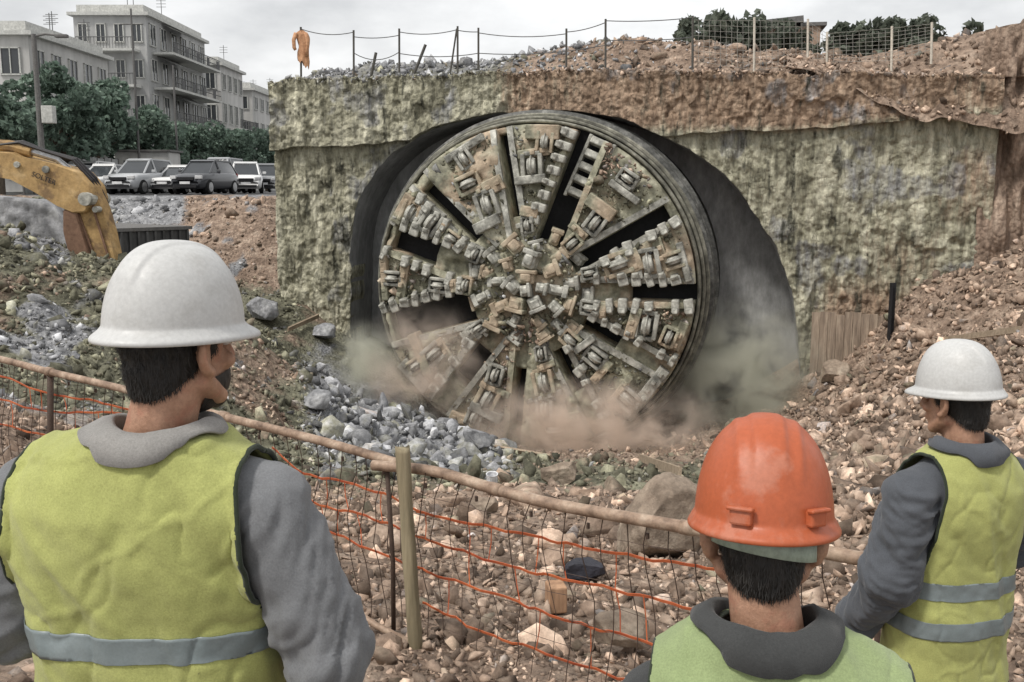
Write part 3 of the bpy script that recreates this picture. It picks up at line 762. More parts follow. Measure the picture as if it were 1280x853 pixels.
# hub with its cluster of cutter blocks
bm = bmesh.new(); add_lathe(bm, [(1.36, .55), (1.36, -.28), (1.2, -.42), (.6, -.52), (.05, -.55)], 28, XR)
hub = bm_obj('hub', bm, MT['head'], tbm)
bm = bmesh.new(); add_box(bm, (0, 0, 0), (.36, .34, .30), None, .05); add_box(bm, (0, -.17, 0), (.22, .14, .2), None, .04); add_box(bm, (.15, -.08, 0), (.1, .3, .38), None, .02)
bmesh.ops.recalc_face_normals(bm, faces=bm.faces[:])
blk = [bpy.data.meshes.new('cutter_block') for _ in range(2)]; bm.to_mesh(blk[0]); bm.to_mesh(blk[1]); bm.free(); blk[0].materials.append(MT['steel']); blk[1].materials.append(MT['head'])
for ring_r, cnt, ph in ((.0, 1, 0), (.42, 5, .3), (.86, 9, .1), (1.25, 12, .25), (1.58, 11, .5)):
    for k in range(cnt):
        an = ph + 2 * math.pi * k / cnt + rnd.uniform(-.12, .12); q_ = ring_r + rnd.uniform(-.06, .06)
        y_ = -.62 + .30 * (q_ / 1.3) ** 2 + rnd.uniform(-.06, .06)
        M = Matrix.Translation((q_ * math.cos(an), y_, q_ * math.sin(an))) @ Matrix.Rotation(-an + R(rnd.uniform(-25, 25)), 4, 'Y') @ Matrix.Rotation(R(rnd.uniform(-15, 15)), 4, 'X') @ Matrix.Diagonal((rnd.uniform(.8, 1.5), rnd.uniform(.9, 1.5), rnd.uniform(.8, 1.5), 1))
        link_part('cutter_block', blk[k % 2], M, tbm)
# the open ladder of bucket bars in the upper right slot
an = R(66); ux = Vector((math.cos(an), 0, math.sin(an))); uz = Vector((-math.sin(an), 0, math.cos(an)))
Rl = Matrix.Rotation(-an, 3, 'Y')
bm = bmesh.new()
for sgn in (-1, 1): add_box(bm, ux * 3.55 + uz * (.34 * sgn - .12) + Vector((0, .12, 0)), (1.75, .3, .09), Rl, .02)
bars = bm_obj('bucket_frame', bm, MT['steel'], tbm)
for k in range(5):
    bm = bmesh.new(); add_box(bm, ux * (2.85 + k * .36) - uz * .12 + Vector((0, .05, 0)), (.20, .22, .60), Rl @ Matrix.Rotation(R(22), 3, 'Z'), .03)
    bm_obj('bucket_bar', bm, MT['steel'], bars)
# clods of spoil stuck to the face
r = np.random.RandomState(22); n = 4200
a_ = r.uniform(0, 2 * np.pi, n); q_ = 4.35 * np.sqrt(r.uniform(.02, 1, n))
ok = np.ones(n, bool)
for a, w in SLOT:
    d = (a_ - R(a) + np.pi) % (2 * np.pi) - np.pi
    ok &= ~((np.abs(d) < 1.2) & (np.abs(q_ * np.sin(d)) < w + .03) & (q_ > 1.4))
a_, q_ = a_[ok], q_[ok]; n = len(a_); sz = np.clip(r.lognormal(np.log(.06), .5, n), .025, .22)
y_ = face_y(q_) - .10 - sz * .2
y_ = np.where(q_ < 1.4, y_ - .12, y_)
bb = np.clip(.3 + 1.6 * fbm(np.c_[q_ * np.cos(a_), q_ * np.sin(a_), 0 * q_] * .55, 3, 5) + r.normal(0, .2, n), 0, 1)
tag(stones('mud_clods', np.c_[q_ * np.cos(a_), y_, q_ * np.sin(a_)], sz, bb, np.clip(r.normal(.1, .3, n), 0, 1), MT['stone'], RB1, tbm, 23), kind='stuff')

# ------------------------------------------------------------------ street behind the pit, far left
MT['asphalt'] = pmat('street_asphalt', flat2((0.11, 0.11, 0.112)), scale=.5, bump=.2, bscale=20)
MT['kerb'] = pmat('kerb_stone', flat2((0.42, 0.42, 0.40)), scale=2, bump=.2)
def sheet(name, x0, x1, y0, y1, z, mat, n=2):
    X, Y = np.meshgrid(np.linspace(x0, x1, n), np.linspace(y0, y1, n))
    o = np_mesh(name, np.c_[X.ravel(), Y.ravel(), np.full(X.size, z)], [gridf(n, n)], mat); o['kind'] = 'structure'; return o
sheet('street', -25.5, -9.5, 46.6, 240, ZST, MT['asphalt'])
bm = bmesh.new(); add_box(bm, (-26.9, 143, ZST + .03), (2.6, 193, .2)); o = bm_obj('pavement', bm, MT['kerb']); o['kind'] = 'structure'

GL = pmat('window_glass', flat2((0.045, 0.05, 0.055)), scale=.4, rough=.12, bump=0, spec=.6, mott=.1)
FR = pmat('window_frame', flat2((0.55, 0.55, 0.52)), scale=2, bump=0)
RAIL = pmat('balcony_rail', flat2((0.13, 0.13, 0.13)), scale=2, bump=0)
AWN = pmat('awning_cloth', flat2((0.20, 0.20, 0.19)), scale=2, bump=0)
def building(name, label, x, y, ly, lx, h, floors, facade, nwin_y, nwin_x, balc=(), awn=False, seed=1):
    """corner nearest the camera at (x, y); right face runs along +y for ly, front face runs along -x for lx"""
    r = random.Random(seed)
    b = thing(name, label, 'building', (x, y, ZST))
    bm = bmesh.new(); add_box(bm, (-lx / 2, ly / 2, h / 2), (lx, ly, h)); bm_obj('wall', bm, facade, b)
    bm = bmesh.new(); add_box(bm, (-lx / 2, ly / 2, h + .12), (lx + .7, ly + .7, .24)); add_box(bm, (-lx / 2, ly / 2, h + .55), (lx - .4, ly - .4, .6))
    bm_obj('roof_slab', bm, FR, b)
    bm = bmesh.new()
    for k in range(4):
        px_, py_ = -r.uniform(.5, lx - .5), r.uniform(.5, ly - .5)
        add_tube(bm, [(px_, py_, h + .8), (px_, py_, h + 2.4)], .03, 5)
        for q in range(3): add_tube(bm, [(px_ - .4, py_, h + 1.7 + q * .25), (px_ + .4, py_, h + 1.7 + q * .25)], .02, 4)
    bm_obj('antenna', bm, RAIL, b)
    fh = h / floors
    def win(c, axis, w, hh):
        bm = bmesh.new(); t = .08
        def bx(a, z, sa, sz):
            if axis == 'y': add_box(bm, (c[0] + .04, c[1] + a, c[2] + z), (.14, sa, sz))
            else: add_box(bm, (c[0] + a, c[1] - .04, c[2] + z), (sa, .14, sz))
        bx(-w / 2, 0, t, hh); bx(w / 2, 0, t, hh); bx(0, hh / 2, w + t, t); bx(0, -hh / 2, w + .2, t); bx(0, 0, t * .7, hh)
        f = bm_obj('window', bm, FR, b)
        bm = bmesh.new(); add_box(bm, (c[0] + (.02 if axis == 'y' else 0), c[1] - (.02 if axis == 'x' else 0), c[2]), (.06 if axis == 'y' else w, w if axis == 'y' else .06, hh))
        bm_obj('pane', bm, GL, f)
    for fl in range(floors):
        z = fl * fh + fh * .52
        for k in range(nwin_y): win((0, (k + .5) * ly / nwin_y, z), 'y', ly / nwin_y * .5, fh * (.62 if fl in balc else .5))
        for k in range(nwin_x): win((-(k + .5) * lx / nwin_x, 0, z), 'x', lx / nwin_x * .5, fh * .5)
        if fl in balc:
            bm = bmesh.new(); d = 1.7
            add_box(bm, (d / 2, ly * .5, fl * fh + .02), (d, ly * .86, .18)); add_box(bm, (-lx * .5, -d * .35, fl * fh + .02), (lx * .8, d * .7, .18))
            bl = bm_obj('balcony', bm, FR, b)
            bm = bmesh.new()
            for zz_ in (.95, .5): add_tube(bm, [(d - .05, ly * .08, fl * fh + zz_), (d - .05, ly * .92, fl * fh + zz_)], .035, 4)
            for k in range(34): add_tube(bm, [(d - .05, ly * .08 + k * ly * .84 / 33, fl * fh + .1), (d - .05, ly * .08 + k * ly * .84 / 33, fl * fh + .95)], .02, 4)
            for k in range(9): add_box(bm, (d - .04, ly * (.12 + .095 * k), fl * fh + .5), (.03, ly * .05, .7)) if k % 2 == fl % 2 else None
            add_tube(bm, [(-lx * .1, -d * .68, fl * fh + .95), (-lx * .9, -d * .68, fl * fh + .95)], .035, 4)
            for k in range(20): add_tube(bm, [(-lx * .1 - k * lx * .8 / 19, -d * .68, fl * fh + .1), (-lx * .1 - k * lx * .8 / 19, -d * .68, fl * fh + .95)], .02, 4)
            bm_obj('railing', bm, RAIL, bl)
            if awn:
                bm = bmesh.new(); a_ = Matrix.Rotation(R(24), 3, 'Y')
                add_box(bm, (d * .55, ly * (.3 + .1 * (fl % 3)), (fl + 1) * fh - .45), (d * 1.15, ly * .32, .05), a_); bm_obj('awning', bm, AWN, bl)
    return b
C1 = pmat('pale_render', [(.3, (.36, .355, .34)), (.7, (.54, .53, .51))], scale=.6, stretch=(1, 1, .3), bump=.15, mott=.12)
C2 = pmat('grey_render', [(.3, (.30, .30, .295)), (.7, (.46, .46, .45))], scale=.6, stretch=(1, 1, .3), bump=.15, mott=.12)
building('low_building', 'long low pale building with flat cornice behind the left street trees', -28.2, 60, 11.5, 4.4, 9.1, 3, C1, 5, 2, (1,), False, 3)
building('apartment_building', 'tallest grey apartment block with stacked balconies on its street side', -28.4, 80, 15, 5.6, 13.5, 5, C2, 6, 4, (1, 2, 3, 4), True, 4)
building('apartment_building', 'smaller pale apartment block just past the tall balconied one', -28.2, 99, 8, 6, 12.0, 4, C1, 4, 3, (2,), False, 5)
building('apartment_building', 'farthest pale building, right beside the concrete head wall in the picture', -28.0, 110, 16, 6, 10.7, 4, C1, 6, 3, (), False, 6)

# trees: tapered trunk, limbs and thousands of small leaf clumps
LEAF = pmat('teal_green_foliage', [(.3, (.085, .125, .098)), (.7, (.20, .265, .208))], scale=1.2, bump=0, mott=.4, rough=.6, tone='tone')  # leaf tones paled to stand in for distance haze
LEAF2 = pmat('dark_foliage', [(.3, (.07, .085, .065)), (.7, (.16, .18, .14))], scale=1.2, bump=0, mott=.4, rough=.6, tone='tone')
for m_ in (LEAF, LEAF2):                       # leaves let some light through
    N_, L_ = m_.node_tree.nodes, m_.node_tree.links; pb_ = N_['Principled BSDF']; tr_ = N_.new('ShaderNodeBsdfTranslucent'); mx_ = N_.new('ShaderNodeMixShader'); mx_.inputs[0].default_value = .4
    L_.new(pb_.inputs['Base Color'].links[0].from_socket, tr_.inputs['Color']); L_.new(pb_.outputs[0], mx_.inputs[1]); L_.new(tr_.outputs[0], mx_.inputs[2]); L_.new(mx_.outputs[0], N_['Material Output'].inputs['Surface'])
BARK = pmat('bark', flat2((.10, .08, .06)), scale=6, stretch=(1, 1, .2), bump=.5)
def tree(label, x, y, h, rad, leaf, seed, group=None, z0=None, nleaf=5200, name='street_tree', low=.28):
    r = np.random.RandomState(seed); z0 = ZST if z0 is None else z0
    t = thing(name, label, 'tree', (x, y, z0), group=group)
    bm = bmesh.new(); tips = []
    add_tube(bm, [(0, 0, -.3), (.05, 0, h * .2), (-.05, .05, h * .45), (.05, 0, h * .7)], [.05 * h * .5 + .06, .035 * h * .6 + .04, .03 * h * .5 + .03, .03], 8)
    for k in range(7):
        a = k * 2.4 + r.uniform(-.4, .4); z1 = h * r.uniform(.22, .55); L_ = rad * r.uniform(.55, .95)
        e = Vector((math.cos(a) * L_, math.sin(a) * L_, z1 + L_ * r.uniform(.35, .9)))
        add_tube(bm, [(0, 0, z1), tuple(e * .5 + Vector((0, 0, z1 * .5 + .1))), tuple(e)], [.07, .05, .02], 5); tips.append(e)
    bm_obj('trunk', bm, BARK, t)
    cl = [np.array(e) for e in tips] + [np.array([r.normal(0, rad * .42), r.normal(0, rad * .42), h * r.uniform(low + .1, .93)]) for _ in range(26)]
    cl = np.array(cl); cr = r.uniform(.22, .42, len(cl)) * rad
    k = r.randint(0, len(cl), nleaf); d = r.normal(size=(nleaf, 3)); d /= np.linalg.norm(d, axis=1, keepdims=True)
    c = cl[k] + d * (cr[k] * r.uniform(.55, 1.0, nleaf) ** .6)[:, None] * np.array([1, 1, .8])
    c = c[c[:, 2] > h * low * .6]; n = len(c)
    s_ = r.uniform(.09, .20, n) * (1 + h / 20); Rm = rot_mats(n, r)
    q = np.array([[-.5, 0, 0], [0, -.32, .05], [.55, 0, 0], [0, .32, .05]])
    V = np.einsum('nij,mj->nmi', Rm, q) * s_[:, None, None] * 1.7 + c[:, None]
    crown_tone = np.repeat(np.clip(r.lognormal(0, .30, n), .5, 1.8), 4)
    np_mesh('crown', V.reshape(-1, 3), [np.arange(n * 4).reshape(-1, 4)], leaf, t, {'tone': crown_tone})
    return t
TG = 'trees along the far street'
tree('dark street tree left of the tall lamp post', -24.6, 48.5, 5.4, 1.7, LEAF, 1, TG)
tree('large bushy street tree just right of the tall lamp post', -24.4, 55, 6.8, 2.4, LEAF, 2, TG, nleaf=7000)
tree('bushy street tree in front of the low pale building', -24.6, 60, 6.6, 2.5, LEAF, 3, TG, nleaf=7000)
tree('street tree before the tall block, left of the thin pole', -24.2, 66, 5.6, 2.2, LEAF, 4, TG)
tree('low street tree under the balconies of the tall block', -24.2, 75, 4.9, 2.3, LEAF, 5, TG)
tree('low street tree behind the row of parked cars, past the balconies', -24.0, 85, 5.6, 2.6, LEAF, 6, TG)
tree('farthest low street tree, beside the concrete wall edge in the picture', -23.6, 97, 6.2, 2.9, LEAF, 7, TG)

# poles
POLE = pmat('grey_pole', flat2((.16, .155, .15)), scale=4, bump=.1)
c = P(53, 200, 44.5); pz = CZ + (235 - 46) * 44.5 / FPX
t = thing('lamp_post', 'tall grey lamp post with a box on its shaft, left of the street trees', 'lamp post', (c.x, c.y, ZST - .2))
bm = bmesh.new(); add_tube(bm, [(0, 0, -.5), (0, 0, 1.5), (0, 0, pz - ZST)], [.17, .14, .10], 10); bm_obj('shaft', bm, POLE, t)
bm = bmesh.new(); add_box(bm, (.42, 0, (pz - ZST) * .52), (.5, .4, .75), None, .03); bm_obj('control_box', bm, FR, t)
bm = bmesh.new(); add_tube(bm, [(0, 0, pz - ZST - .1), (.5, 0, pz - ZST), (1.0, 0, pz - ZST - .05)], .05, 6); add_box(bm, (1.2, 0, pz - ZST - .08), (.55, .25, .14), None, .03); bm_obj('lamp_head', bm, POLE, t)
for px_, D_, ytop, lab in ((174, 62, 22, 'tall thin pole standing against the tall balconied block'), (222, 66, 88, 'short thin pole right of the tall balconied block corner')):
    c = P(px_, 200, D_); zt = CZ + (235 - ytop) * D_ / FPX
    bm = bmesh.new(); add_tube(bm, [(c.x, c.y, ZST - .3), (c.x, c.y, zt)], [.09, .06], 8)
    if ytop < 50:
        for q in (.4, .9): add_tube(bm, [(c.x - .7, c.y, zt - q), (c.x + .7, c.y, zt - q)], .04, 5)
    tag(bm_obj('utility_pole', bm, POLE), lab, 'pole')

# hoarding and barriers along the street
HB = pmat('grey_hoarding', [(.3, (.24, .24, .235)), (.7, (.42, .42, .41))], scale=1.5, stretch=(1, 1, .4), bump=.15)
def fence_run(name, label, p0, p1, h, n, mat, gap=.04):
    t = thing(name, label, 'barrier', (p0.x, p0.y, p0.z))
    d = p1 - p0; ang = math.atan2(d.y, d.x); w = d.xy.length / n
    bm = bmesh.new()
    for k in range(n):
        q = d * ((k + .5) / n); add_box(bm, (q.x, q.y, q.z + h / 2 + .05), (w - gap, .06, h - .1 * (k % 2)), Matrix.Rotation(ang, 3, 'Z'))
    bm_obj('panel', bm, mat, t)
    for k in range(0, n + 1, max(1, n // 8)):
        q = d * (k / n); bm = bmesh.new(); add_box(bm, (q.x, q.y + .06, q.z + h / 2), (.09, .09, h + .1)); bm_obj('post', bm, POLE, t)
fence_run('hoarding', 'grey site hoarding behind the leftmost parked cars', Vector((-25.0, 51.5, ZST)), Vector((-23.6, 60.5, ZST)), 2.0, 12, HB)
fence_run('slatted_barrier', 'pale slatted barrier running behind the parked cars', Vector((-23.4, 61, ZST)), Vector((-22.6, 84, ZST)), 1.9, 30, FR, .25)
bm = bmesh.new(); add_box(bm, (0, 0, 1.3), (3.4, 2.2, 2.5), None, .05); bo = thing('site_cabin', 'small pale site cabin behind the hoarding and left trees', 'cabin', (-23.2, 64.5, ZST)); bm_obj('cabin_wall', bm, C1, bo)
bm = bmesh.new(); add_box(bm, (0, 0, 2.62), (3.7, 2.5, .12)); bm_obj('cabin_roof', bm, POLE, bo); bm = bmesh.new(); add_box(bm, (.4, -1.1, 1.5), (1.2, .06, .8)); bm_obj('cabin_window', bm, GL, bo)

# parked cars
TYRE = pmat('tyre_rubber', flat2((.02, .02, .02)), scale=9, bump=0); LAMP = pmat('headlamp_glass', flat2((.6, .6, .6)), scale=3, rough=.15, bump=0, spec=.6)
CHR = pmat('alloy', flat2((.45, .45, .45)), scale=5, rough=.35, metal=.8, bump=0); PLATE = pmat('plate_white', flat2((.75, .75, .75)), scale=3, bump=0, mott=.05)
TAIL = pmat('tail_lamp_red', flat2((.30, .02, .02)), scale=3, rough=.2, bump=0, mott=.05)
def paint(n, c): return pmat(n, [(.3, tuple(q * .93 for q in c)), (.7, c)], scale=1, rough=.28, bump=0, mott=.04, spec=.5, coat=.5)
PW, PS, PD, PG = paint('white_paint', (.72, .72, .71)), paint('silver_paint', (.42, .43, .44)), paint('dark_paint', (.035, .037, .042)), paint('grey_paint', (.19, .195, .2))
def car(name, label, x, y, rz, pm, suv=False, h=1.45):
    """front faces local -y"""
    c = thing(name, label, 'car', (x, y, ZST + .004), rz, 'cars parked beside the pit')
    L, W = (4.5, 1.84) if suv else (4.2, 1.74)
    hood, belt = (1.02, 1.06) if suv else (.86, .94)
    H = h + (.25 if suv else 0)
    st = [(-L / 2, .38, .62, .74), (-L / 2 + .10, .28, .78, .86), (-L / 2 + .5, .26, hood - .04, .94), (-L / 2 + 1.2, .26, hood, 1), (-.35, .26, belt, 1), (.9, .26, belt + .02, 1), (L / 2 - .5, .28, belt + .02, .97), (L / 2 - .08, .34, belt - .1, .90), (L / 2, .44, belt - .24, .80)]
    V, n = [], 12
    for y_, zb, zt, wf in st:
        w = W / 2 * wf
        V += [(-w * .86, y_, zb), (-w * .97, y_, zb + .10), (-w, y_, (zb + zt) / 2), (-w * .98, y_, zt - .10), (-w * .90, y_, zt), (-w * .4, y_, zt + .02), (w * .4, y_, zt + .02), (w * .90, y_, zt), (w * .98, y_, zt - .10), (w, y_, (zb + zt) / 2), (w * .97, y_, zb + .10), (w * .86, y_, zb)]
    F = gridf(len(st), n, wrap=True)
    body = np_mesh('body', V, [F, np.array([list(range(n))]), np.array([list(range((len(st) - 1) * n, len(st) * n))[::-1]])], pm, c, smooth=False)
    gy = [(-L / 2 + 1.15, belt - .04, .80), (-L / 2 + 1.95, H - .05, .66), (-.1, H, .66), (L / 2 - 1.0 if not suv else L / 2 - .55, H - .04, .64), (L / 2 - .35 if not suv else L / 2 - .10, belt - .02, .78)]
    gw = W / 2
    def cabin(sc_, dz, nm, mt, rng):
        V, F = [], []
        for y_, z_, w_ in rng: V += [(-gw * w_ * sc_, y_, z_ + dz), (gw * w_ * sc_, y_, z_ + dz)]
        return V
    # greenhouse: glass hull with painted roof and pillars set proud
    V = []
    for y_, z_, w_ in gy: V += [(-gw * w_ * 1.0, y_, z_), (gw * w_ * 1.0, y_, z_)]
    base = [(-gw * .86, gy[1][0] - .25, belt), (gw * .86, gy[1][0] - .25, belt), (-gw * .88, gy[2][0], belt), (gw * .88, gy[2][0], belt), (-gw * .86, gy[3][0] + .1, belt), (gw * .86, gy[3][0] + .1, belt)]
    V = np.array(V + base); a = [0, 1, 2, 3, 4, 5, 6, 7, 8, 9]
    q = [[0, 1, 3, 2], [6, 7, 9, 8]]
    g = np_mesh('windscreen', V[[0, 1, 3, 2]], [np.array([[0, 1, 2, 3]])], GL, c); g2 = np_mesh('rear_window', V[[6, 7, 9, 8]], [np.array([[0, 1, 2, 3]])], GL, c)
    np_mesh('side_window', V[[0, 2, 4, 6, 8, 10, 12, 14]], [np.array([[1, 2, 6, 5], [2, 3, 7, 6]]), np.array([[0, 1, 5], [3, 4, 7]])], GL, c)
    np_mesh('side_window', V[[1, 3, 5, 7, 9, 11, 13, 15]], [np.array([[1, 2, 6, 5], [2, 3, 7, 6]]), np.array([[0, 1, 5], [3, 4, 7]])], GL, c)
    bm = bmesh.new()
    for k in range(1, 3):
        (y0, z0, w0), (y1, z1, w1) = gy[k], gy[k + 1]
        add_box(bm, (0, (y0 + y1) / 2, (z0 + z1) / 2 + .03), (gw * (w0 + w1) + .05, y1 - y0 + .1, .07), Matrix.Rotation(math.atan2(z1 - z0, y1 - y0), 3, 'X'))
    for sx in (-1, 1):
        for k in (0, 3): add_tube(bm, [(sx * gw * gy[k][2], gy[k][0], gy[k][1]), (sx * gw * gy[k + 1][2], gy[k + 1][0], gy[k + 1][1])], .05, 5)
        add_tube(bm, [(sx * gw * .67, gy[2][0], H), (sx * gw * .90, gy[2][0], belt)], .05, 5)
    bm_obj('roof', bm, pm, c)
    for sy in (-L / 2 + .82, L / 2 - .82):
        for sx in (-1, 1):
            bm = bmesh.new(); rr = .36 if suv else .32
            add_lathe(bm, [(.2, -.1), (rr - .03, -.1), (rr, -.07), (rr, .07), (rr - .03, .1), (.2, .1)], 18, Matrix.Translation((sx * (W / 2 - .10), sy, rr)) @ Matrix.Rotation(R(90), 4, 'Y'))
            wl_ = bm_obj('wheel', bm, TYRE, c)
            bm = bmesh.new(); add_lathe(bm, [(.02, -.03), (rr * .66, -.03), (rr * .66, .02), (.02, .03)], 14, Matrix.Translation((sx * (W / 2 - .0), sy, rr)) @ Matrix.Rotation(R(90), 4, 'Y')); bm_obj('rim', bm, CHR, wl_)
    for sx in (-1, 1):
        bm = bmesh.new(); add_box(bm, (sx * W * .35, -L / 2 + .12, hood - .20), (.36, .16, .17), Matrix.Rotation(R(sx * 14), 3, 'Z'), .03); bm_obj('headlight', bm, LAMP, c)
        bm = bmesh.new(); add_box(bm, (sx * W * .38, L / 2 - .10, belt - .14), (.18, .16, .26), None, .03); bm_obj('tail_light', bm, TAIL, c)
        bm = bmesh.new(); add_box(bm, (sx * (W / 2 + .09), gy[0][0] + .45, belt + .08), (.2, .1, .14), None, .03); bm_obj('mirror', bm, pm, c)
    bm = bmesh.new(); add_box(bm, (0, -L / 2 + .02, hood - .26), (W * .46, .12, .14)); add_box(bm, (0, -L / 2 - .005, .40), (W * .62, .1, .14)); bm_obj('grille', bm, MT['dark'], c)
    bm = bmesh.new(); add_box(bm, (0, -L / 2 - .07, .56), (.52, .03, .12)); bm_obj('licence_plate', bm, PLATE, c)
    return c
def carpx(label, px_, D_, rz, pm, suv=False, h=1.45):
    return car('parked_car', label, (px_ - 640) / FPX * D_, D_, R(rz), pm, suv, h)
carpx('white hatchback parked at the left end of the front row, by the excavator', 139, 51.5, -8, PW)
carpx('silver off-roader with dark grille parked second in the front row', 184, 51, -10, PS, True)
carpx('low white saloon parked between the silver and the dark off-roader', 231, 52, -6, PW, False, 1.4)
carpx('dark off-roader parked fourth in the front row', 262, 51, -8, PD, True, 1.4)
carpx('pale tall van-like car parked behind the dark off-roader', 281, 59, -8, PS, True, 1.75)
carpx('white car parked right of the dark off-roader, second row', 312, 57, 14, PW, True)
carpx('grey car half hidden by the concrete wall edge, far right of the row', 336, 61, 10, PG, True)
carpx('grey saloon parked behind the silver off-roader in the second row', 205, 58, -6, PG)
carpx('white van-like car in the second row right of centre', 297, 66, 6, PW, True, 1.6)
carpx('dark hatchback in the second row behind the white hatchback', 160, 60, -4, PD)
carpx('pale saloon in the third row above the silver off-roader', 190, 68, -3, PW)
carpx('dark tall car in the third row, its roof showing above the dark off-roader', 250, 69, -5, PG, True)
carpx('white car at the far left, half hidden by the excavator arm', 118, 55, -6, PW, True)
carpx('silver car parked far back above the white hatchback row', 322, 72, 0, PS)
carpx('dark grey car at the far left behind the excavator boom', 96, 52.5, -6, PG)

# ------------------------------------------------------------------ things in the left part of the pit
MT['container'] = pmat('dark_container_steel', [(.3, (.04, .04, .04)), (.7, (.10, .10, .10))], scale=1.5, stretch=(1, 1, .3), rough=.6, bump=.2)
ca, cb = P(147, 290, 29), P(232, 290, 31.5)
ct = thing('skip_container', 'dark ribbed steel container standing in the dip behind the white helmet', 'container', (ca.x, ca.y, ca.z), math.atan2(cb.y - ca.y, cb.x - ca.x) - R(14))
Lc = 2.35
bm = bmesh.new(); add_box(bm, (Lc / 2, 2.0, -1.3), (Lc, 4.0, 2.6)); bm_obj('container_body', bm, MT['container'], ct)
bm = bmesh.new()
for k in range(9): add_box(bm, (.08 + k * (Lc - .16) / 8, -.03, -1.3), (.07, .10, 2.56))
for k in range(14): add_box(bm, (Lc + .03, .15 + k * 3.7 / 13, -1.3), (.10, .08, 2.56))
bm_obj('rib', bm, MT['container'], ct)
bm = bmesh.new(); add_box(bm, (Lc / 2, 2.0, .05), (Lc + .16, 4.16, .10)); bm_obj('container_lid', bm, POLE, ct)

SW = pmat('grey_rubble_masonry', GREY, scale=1.6, bump=.9, bdist=.06, bscale=5, mott=.5)
X, Zs = np.meshgrid(np.linspace(0, 1, 70), np.linspace(0, 1, 30))
pL, pR = P(-120, 236, 25.5), P(92, 255, 24)
Vt = np.outer(1 - X.ravel(), np.array(pL)) + np.outer(X.ravel(), np.array(pR)); Vt[:, 2] -= (1 - Zs.ravel()) * 2.6
Vt[:, 2] -= .9 * sst(.82, 1.0, X.ravel()) * Zs.ravel()
pk = np.c_[X.ravel() * 9, Zs.ravel() * 5, 0 * X.ravel()]
Vt[:, 1] += -.22 * np.abs(fbm(pk, 3, 3)) + .25 * Zs.ravel()
nvv = len(Vt); Vb = Vt.copy(); Vb[:, 1] += .7
top_r = np.arange(29 * 70, 30 * 70); q_top = np.array([[top_r[k], top_r[k + 1], top_r[k + 1] + nvv, top_r[k] + nvv] for k in range(69)])
q_side = np.array([[k * 70 + 69, k * 70 + 69 + nvv, (k + 1) * 70 + 69 + nvv, (k + 1) * 70 + 69] for k in range(29)])
tag(np_mesh('stone_wall', np.r_[Vt, Vb], [gridf(30, 70), gridf(30, 70, off=nvv), q_top, q_side], SW), 'low grey rubble stone wall under the yellow excavator boom', 'wall')

# excavator: body off the left edge, boom reaching over the bank
YEL = pmat('faded_excavator_yellow', [(.3, (.27, .17, .075)), (.55, (.42, .28, .125)), (.75, (.52, .38, .21))], scale=2.2, rough=.7, bump=.35, bscale=14, mott=.35, spots=((.17, .11, .065), 2.4, .53, .8))
HOSE = pmat('black_hose', flat2((.03, .028, .03)), scale=6, rough=.5, bump=0)
ex = thing('excavator', 'yellow excavator reaching its bent arm over the left bank', 'excavator', (-14.6, 20.2, CZ - .5))
EO = Vector((-14.6, 20.2, CZ - .5))
def poly_plate(name, outline, D0, w, mat, parent, bev=.03):
    """side outline in photo pixels at depth D0, given a real width w along the depth"""
    bm = bmesh.new(); pts = [P(a, b, D0) - EO for a, b in outline]
    f0 = [bm.verts.new(p) for p in pts]; f1 = [bm.verts.new(p + Vector((w * .10, w, 0))) for p in pts]
    bm.faces.new(f0); bm.faces.new(f1[::-1])
    n = len(pts)
    for k in range(n): bm.faces.new((f0[k], f0[(k + 1) % n], f1[(k + 1) % n], f1[k]))
    if bev: bmesh.ops.bevel(bm, geom=bm.edges[:], offset=bev, segments=1, affect='EDGES')
    return bm_obj(name, bm, mat, parent)
boom = poly_plate('boom', [(-330, 330), (-280, 262), (-190, 212), (-90, 194), (-20, 189), (12, 190), (22, 196), (64, 205), (96, 214), (112, 232), (117, 250), (106, 266), (90, 267), (72, 258), (44, 241), (14, 223), (-20, 216), (-90, 222), (-180, 243), (-250, 285), (-300, 345)], 19.6, .62, YEL, ex)
arm = poly_plate('arm', [(88, 236), (104, 226), (118, 238), (128, 262), (136, 290), (143, 322), (146, 352), (124, 356), (112, 342), (102, 312), (95, 288), (88, 266)], 19.75, .34, YEL, ex)
MT['armunder'] = pmat('brown_arm_plate', flat2((.20, .12, .08)), scale=3, bump=.3)  # darker and browner than the yellow side plates
poly_plate('arm_underside', [(78, 262), (94, 262), (102, 292), (116, 335), (114, 350), (94, 350), (86, 318), (78, 290)], 19.62, .6, MT['armunder'], ex)
bm = bmesh.new(); pc = P(107, 249, 19.5) - EO; add_tube(bm, [pc + Vector((0, -.06, 0)), pc + Vector((0, .9, 0))], .13, 14); bm_obj('pivot_pin', bm, MT['steel'], ex)
bm = bmesh.new(); add_tube(bm, [P(-60, 178, 19.9) - EO, P(14, 183, 19.9) - EO, P(40, 190, 19.9) - EO], .12, 10); bm_obj('cylinder', bm, YEL, ex)
bm = bmesh.new(); add_tube(bm, [P(36, 189, 19.9) - EO, P(72, 200, 19.9) - EO, P(104, 226, 19.9) - EO], .06, 10); bm_obj('piston_rod', bm, CHR, ex)
bm = bmesh.new()
for k in range(3):
    dz = Vector((0, .1 + k * .1, .03 * k))
    add_tube(bm, [P(-40, 186 - k, 19.7) - EO + dz, P(20, 178 + k, 19.7) - EO + dz, P(50, 188 + 2 * k, 19.7) - EO + dz, P(88, 200 + k, 19.7) - EO + dz, P(112, 226, 19.7) - EO + dz, P(124 + k, 256, 19.8) - EO + dz, P(134 + 1.5 * k, 300, 19.8) - EO + dz, P(139 + k, 330, 19.8) - EO + dz], .028, 6)
bm_obj('hydraulic_hose', bm, HOSE, ex)
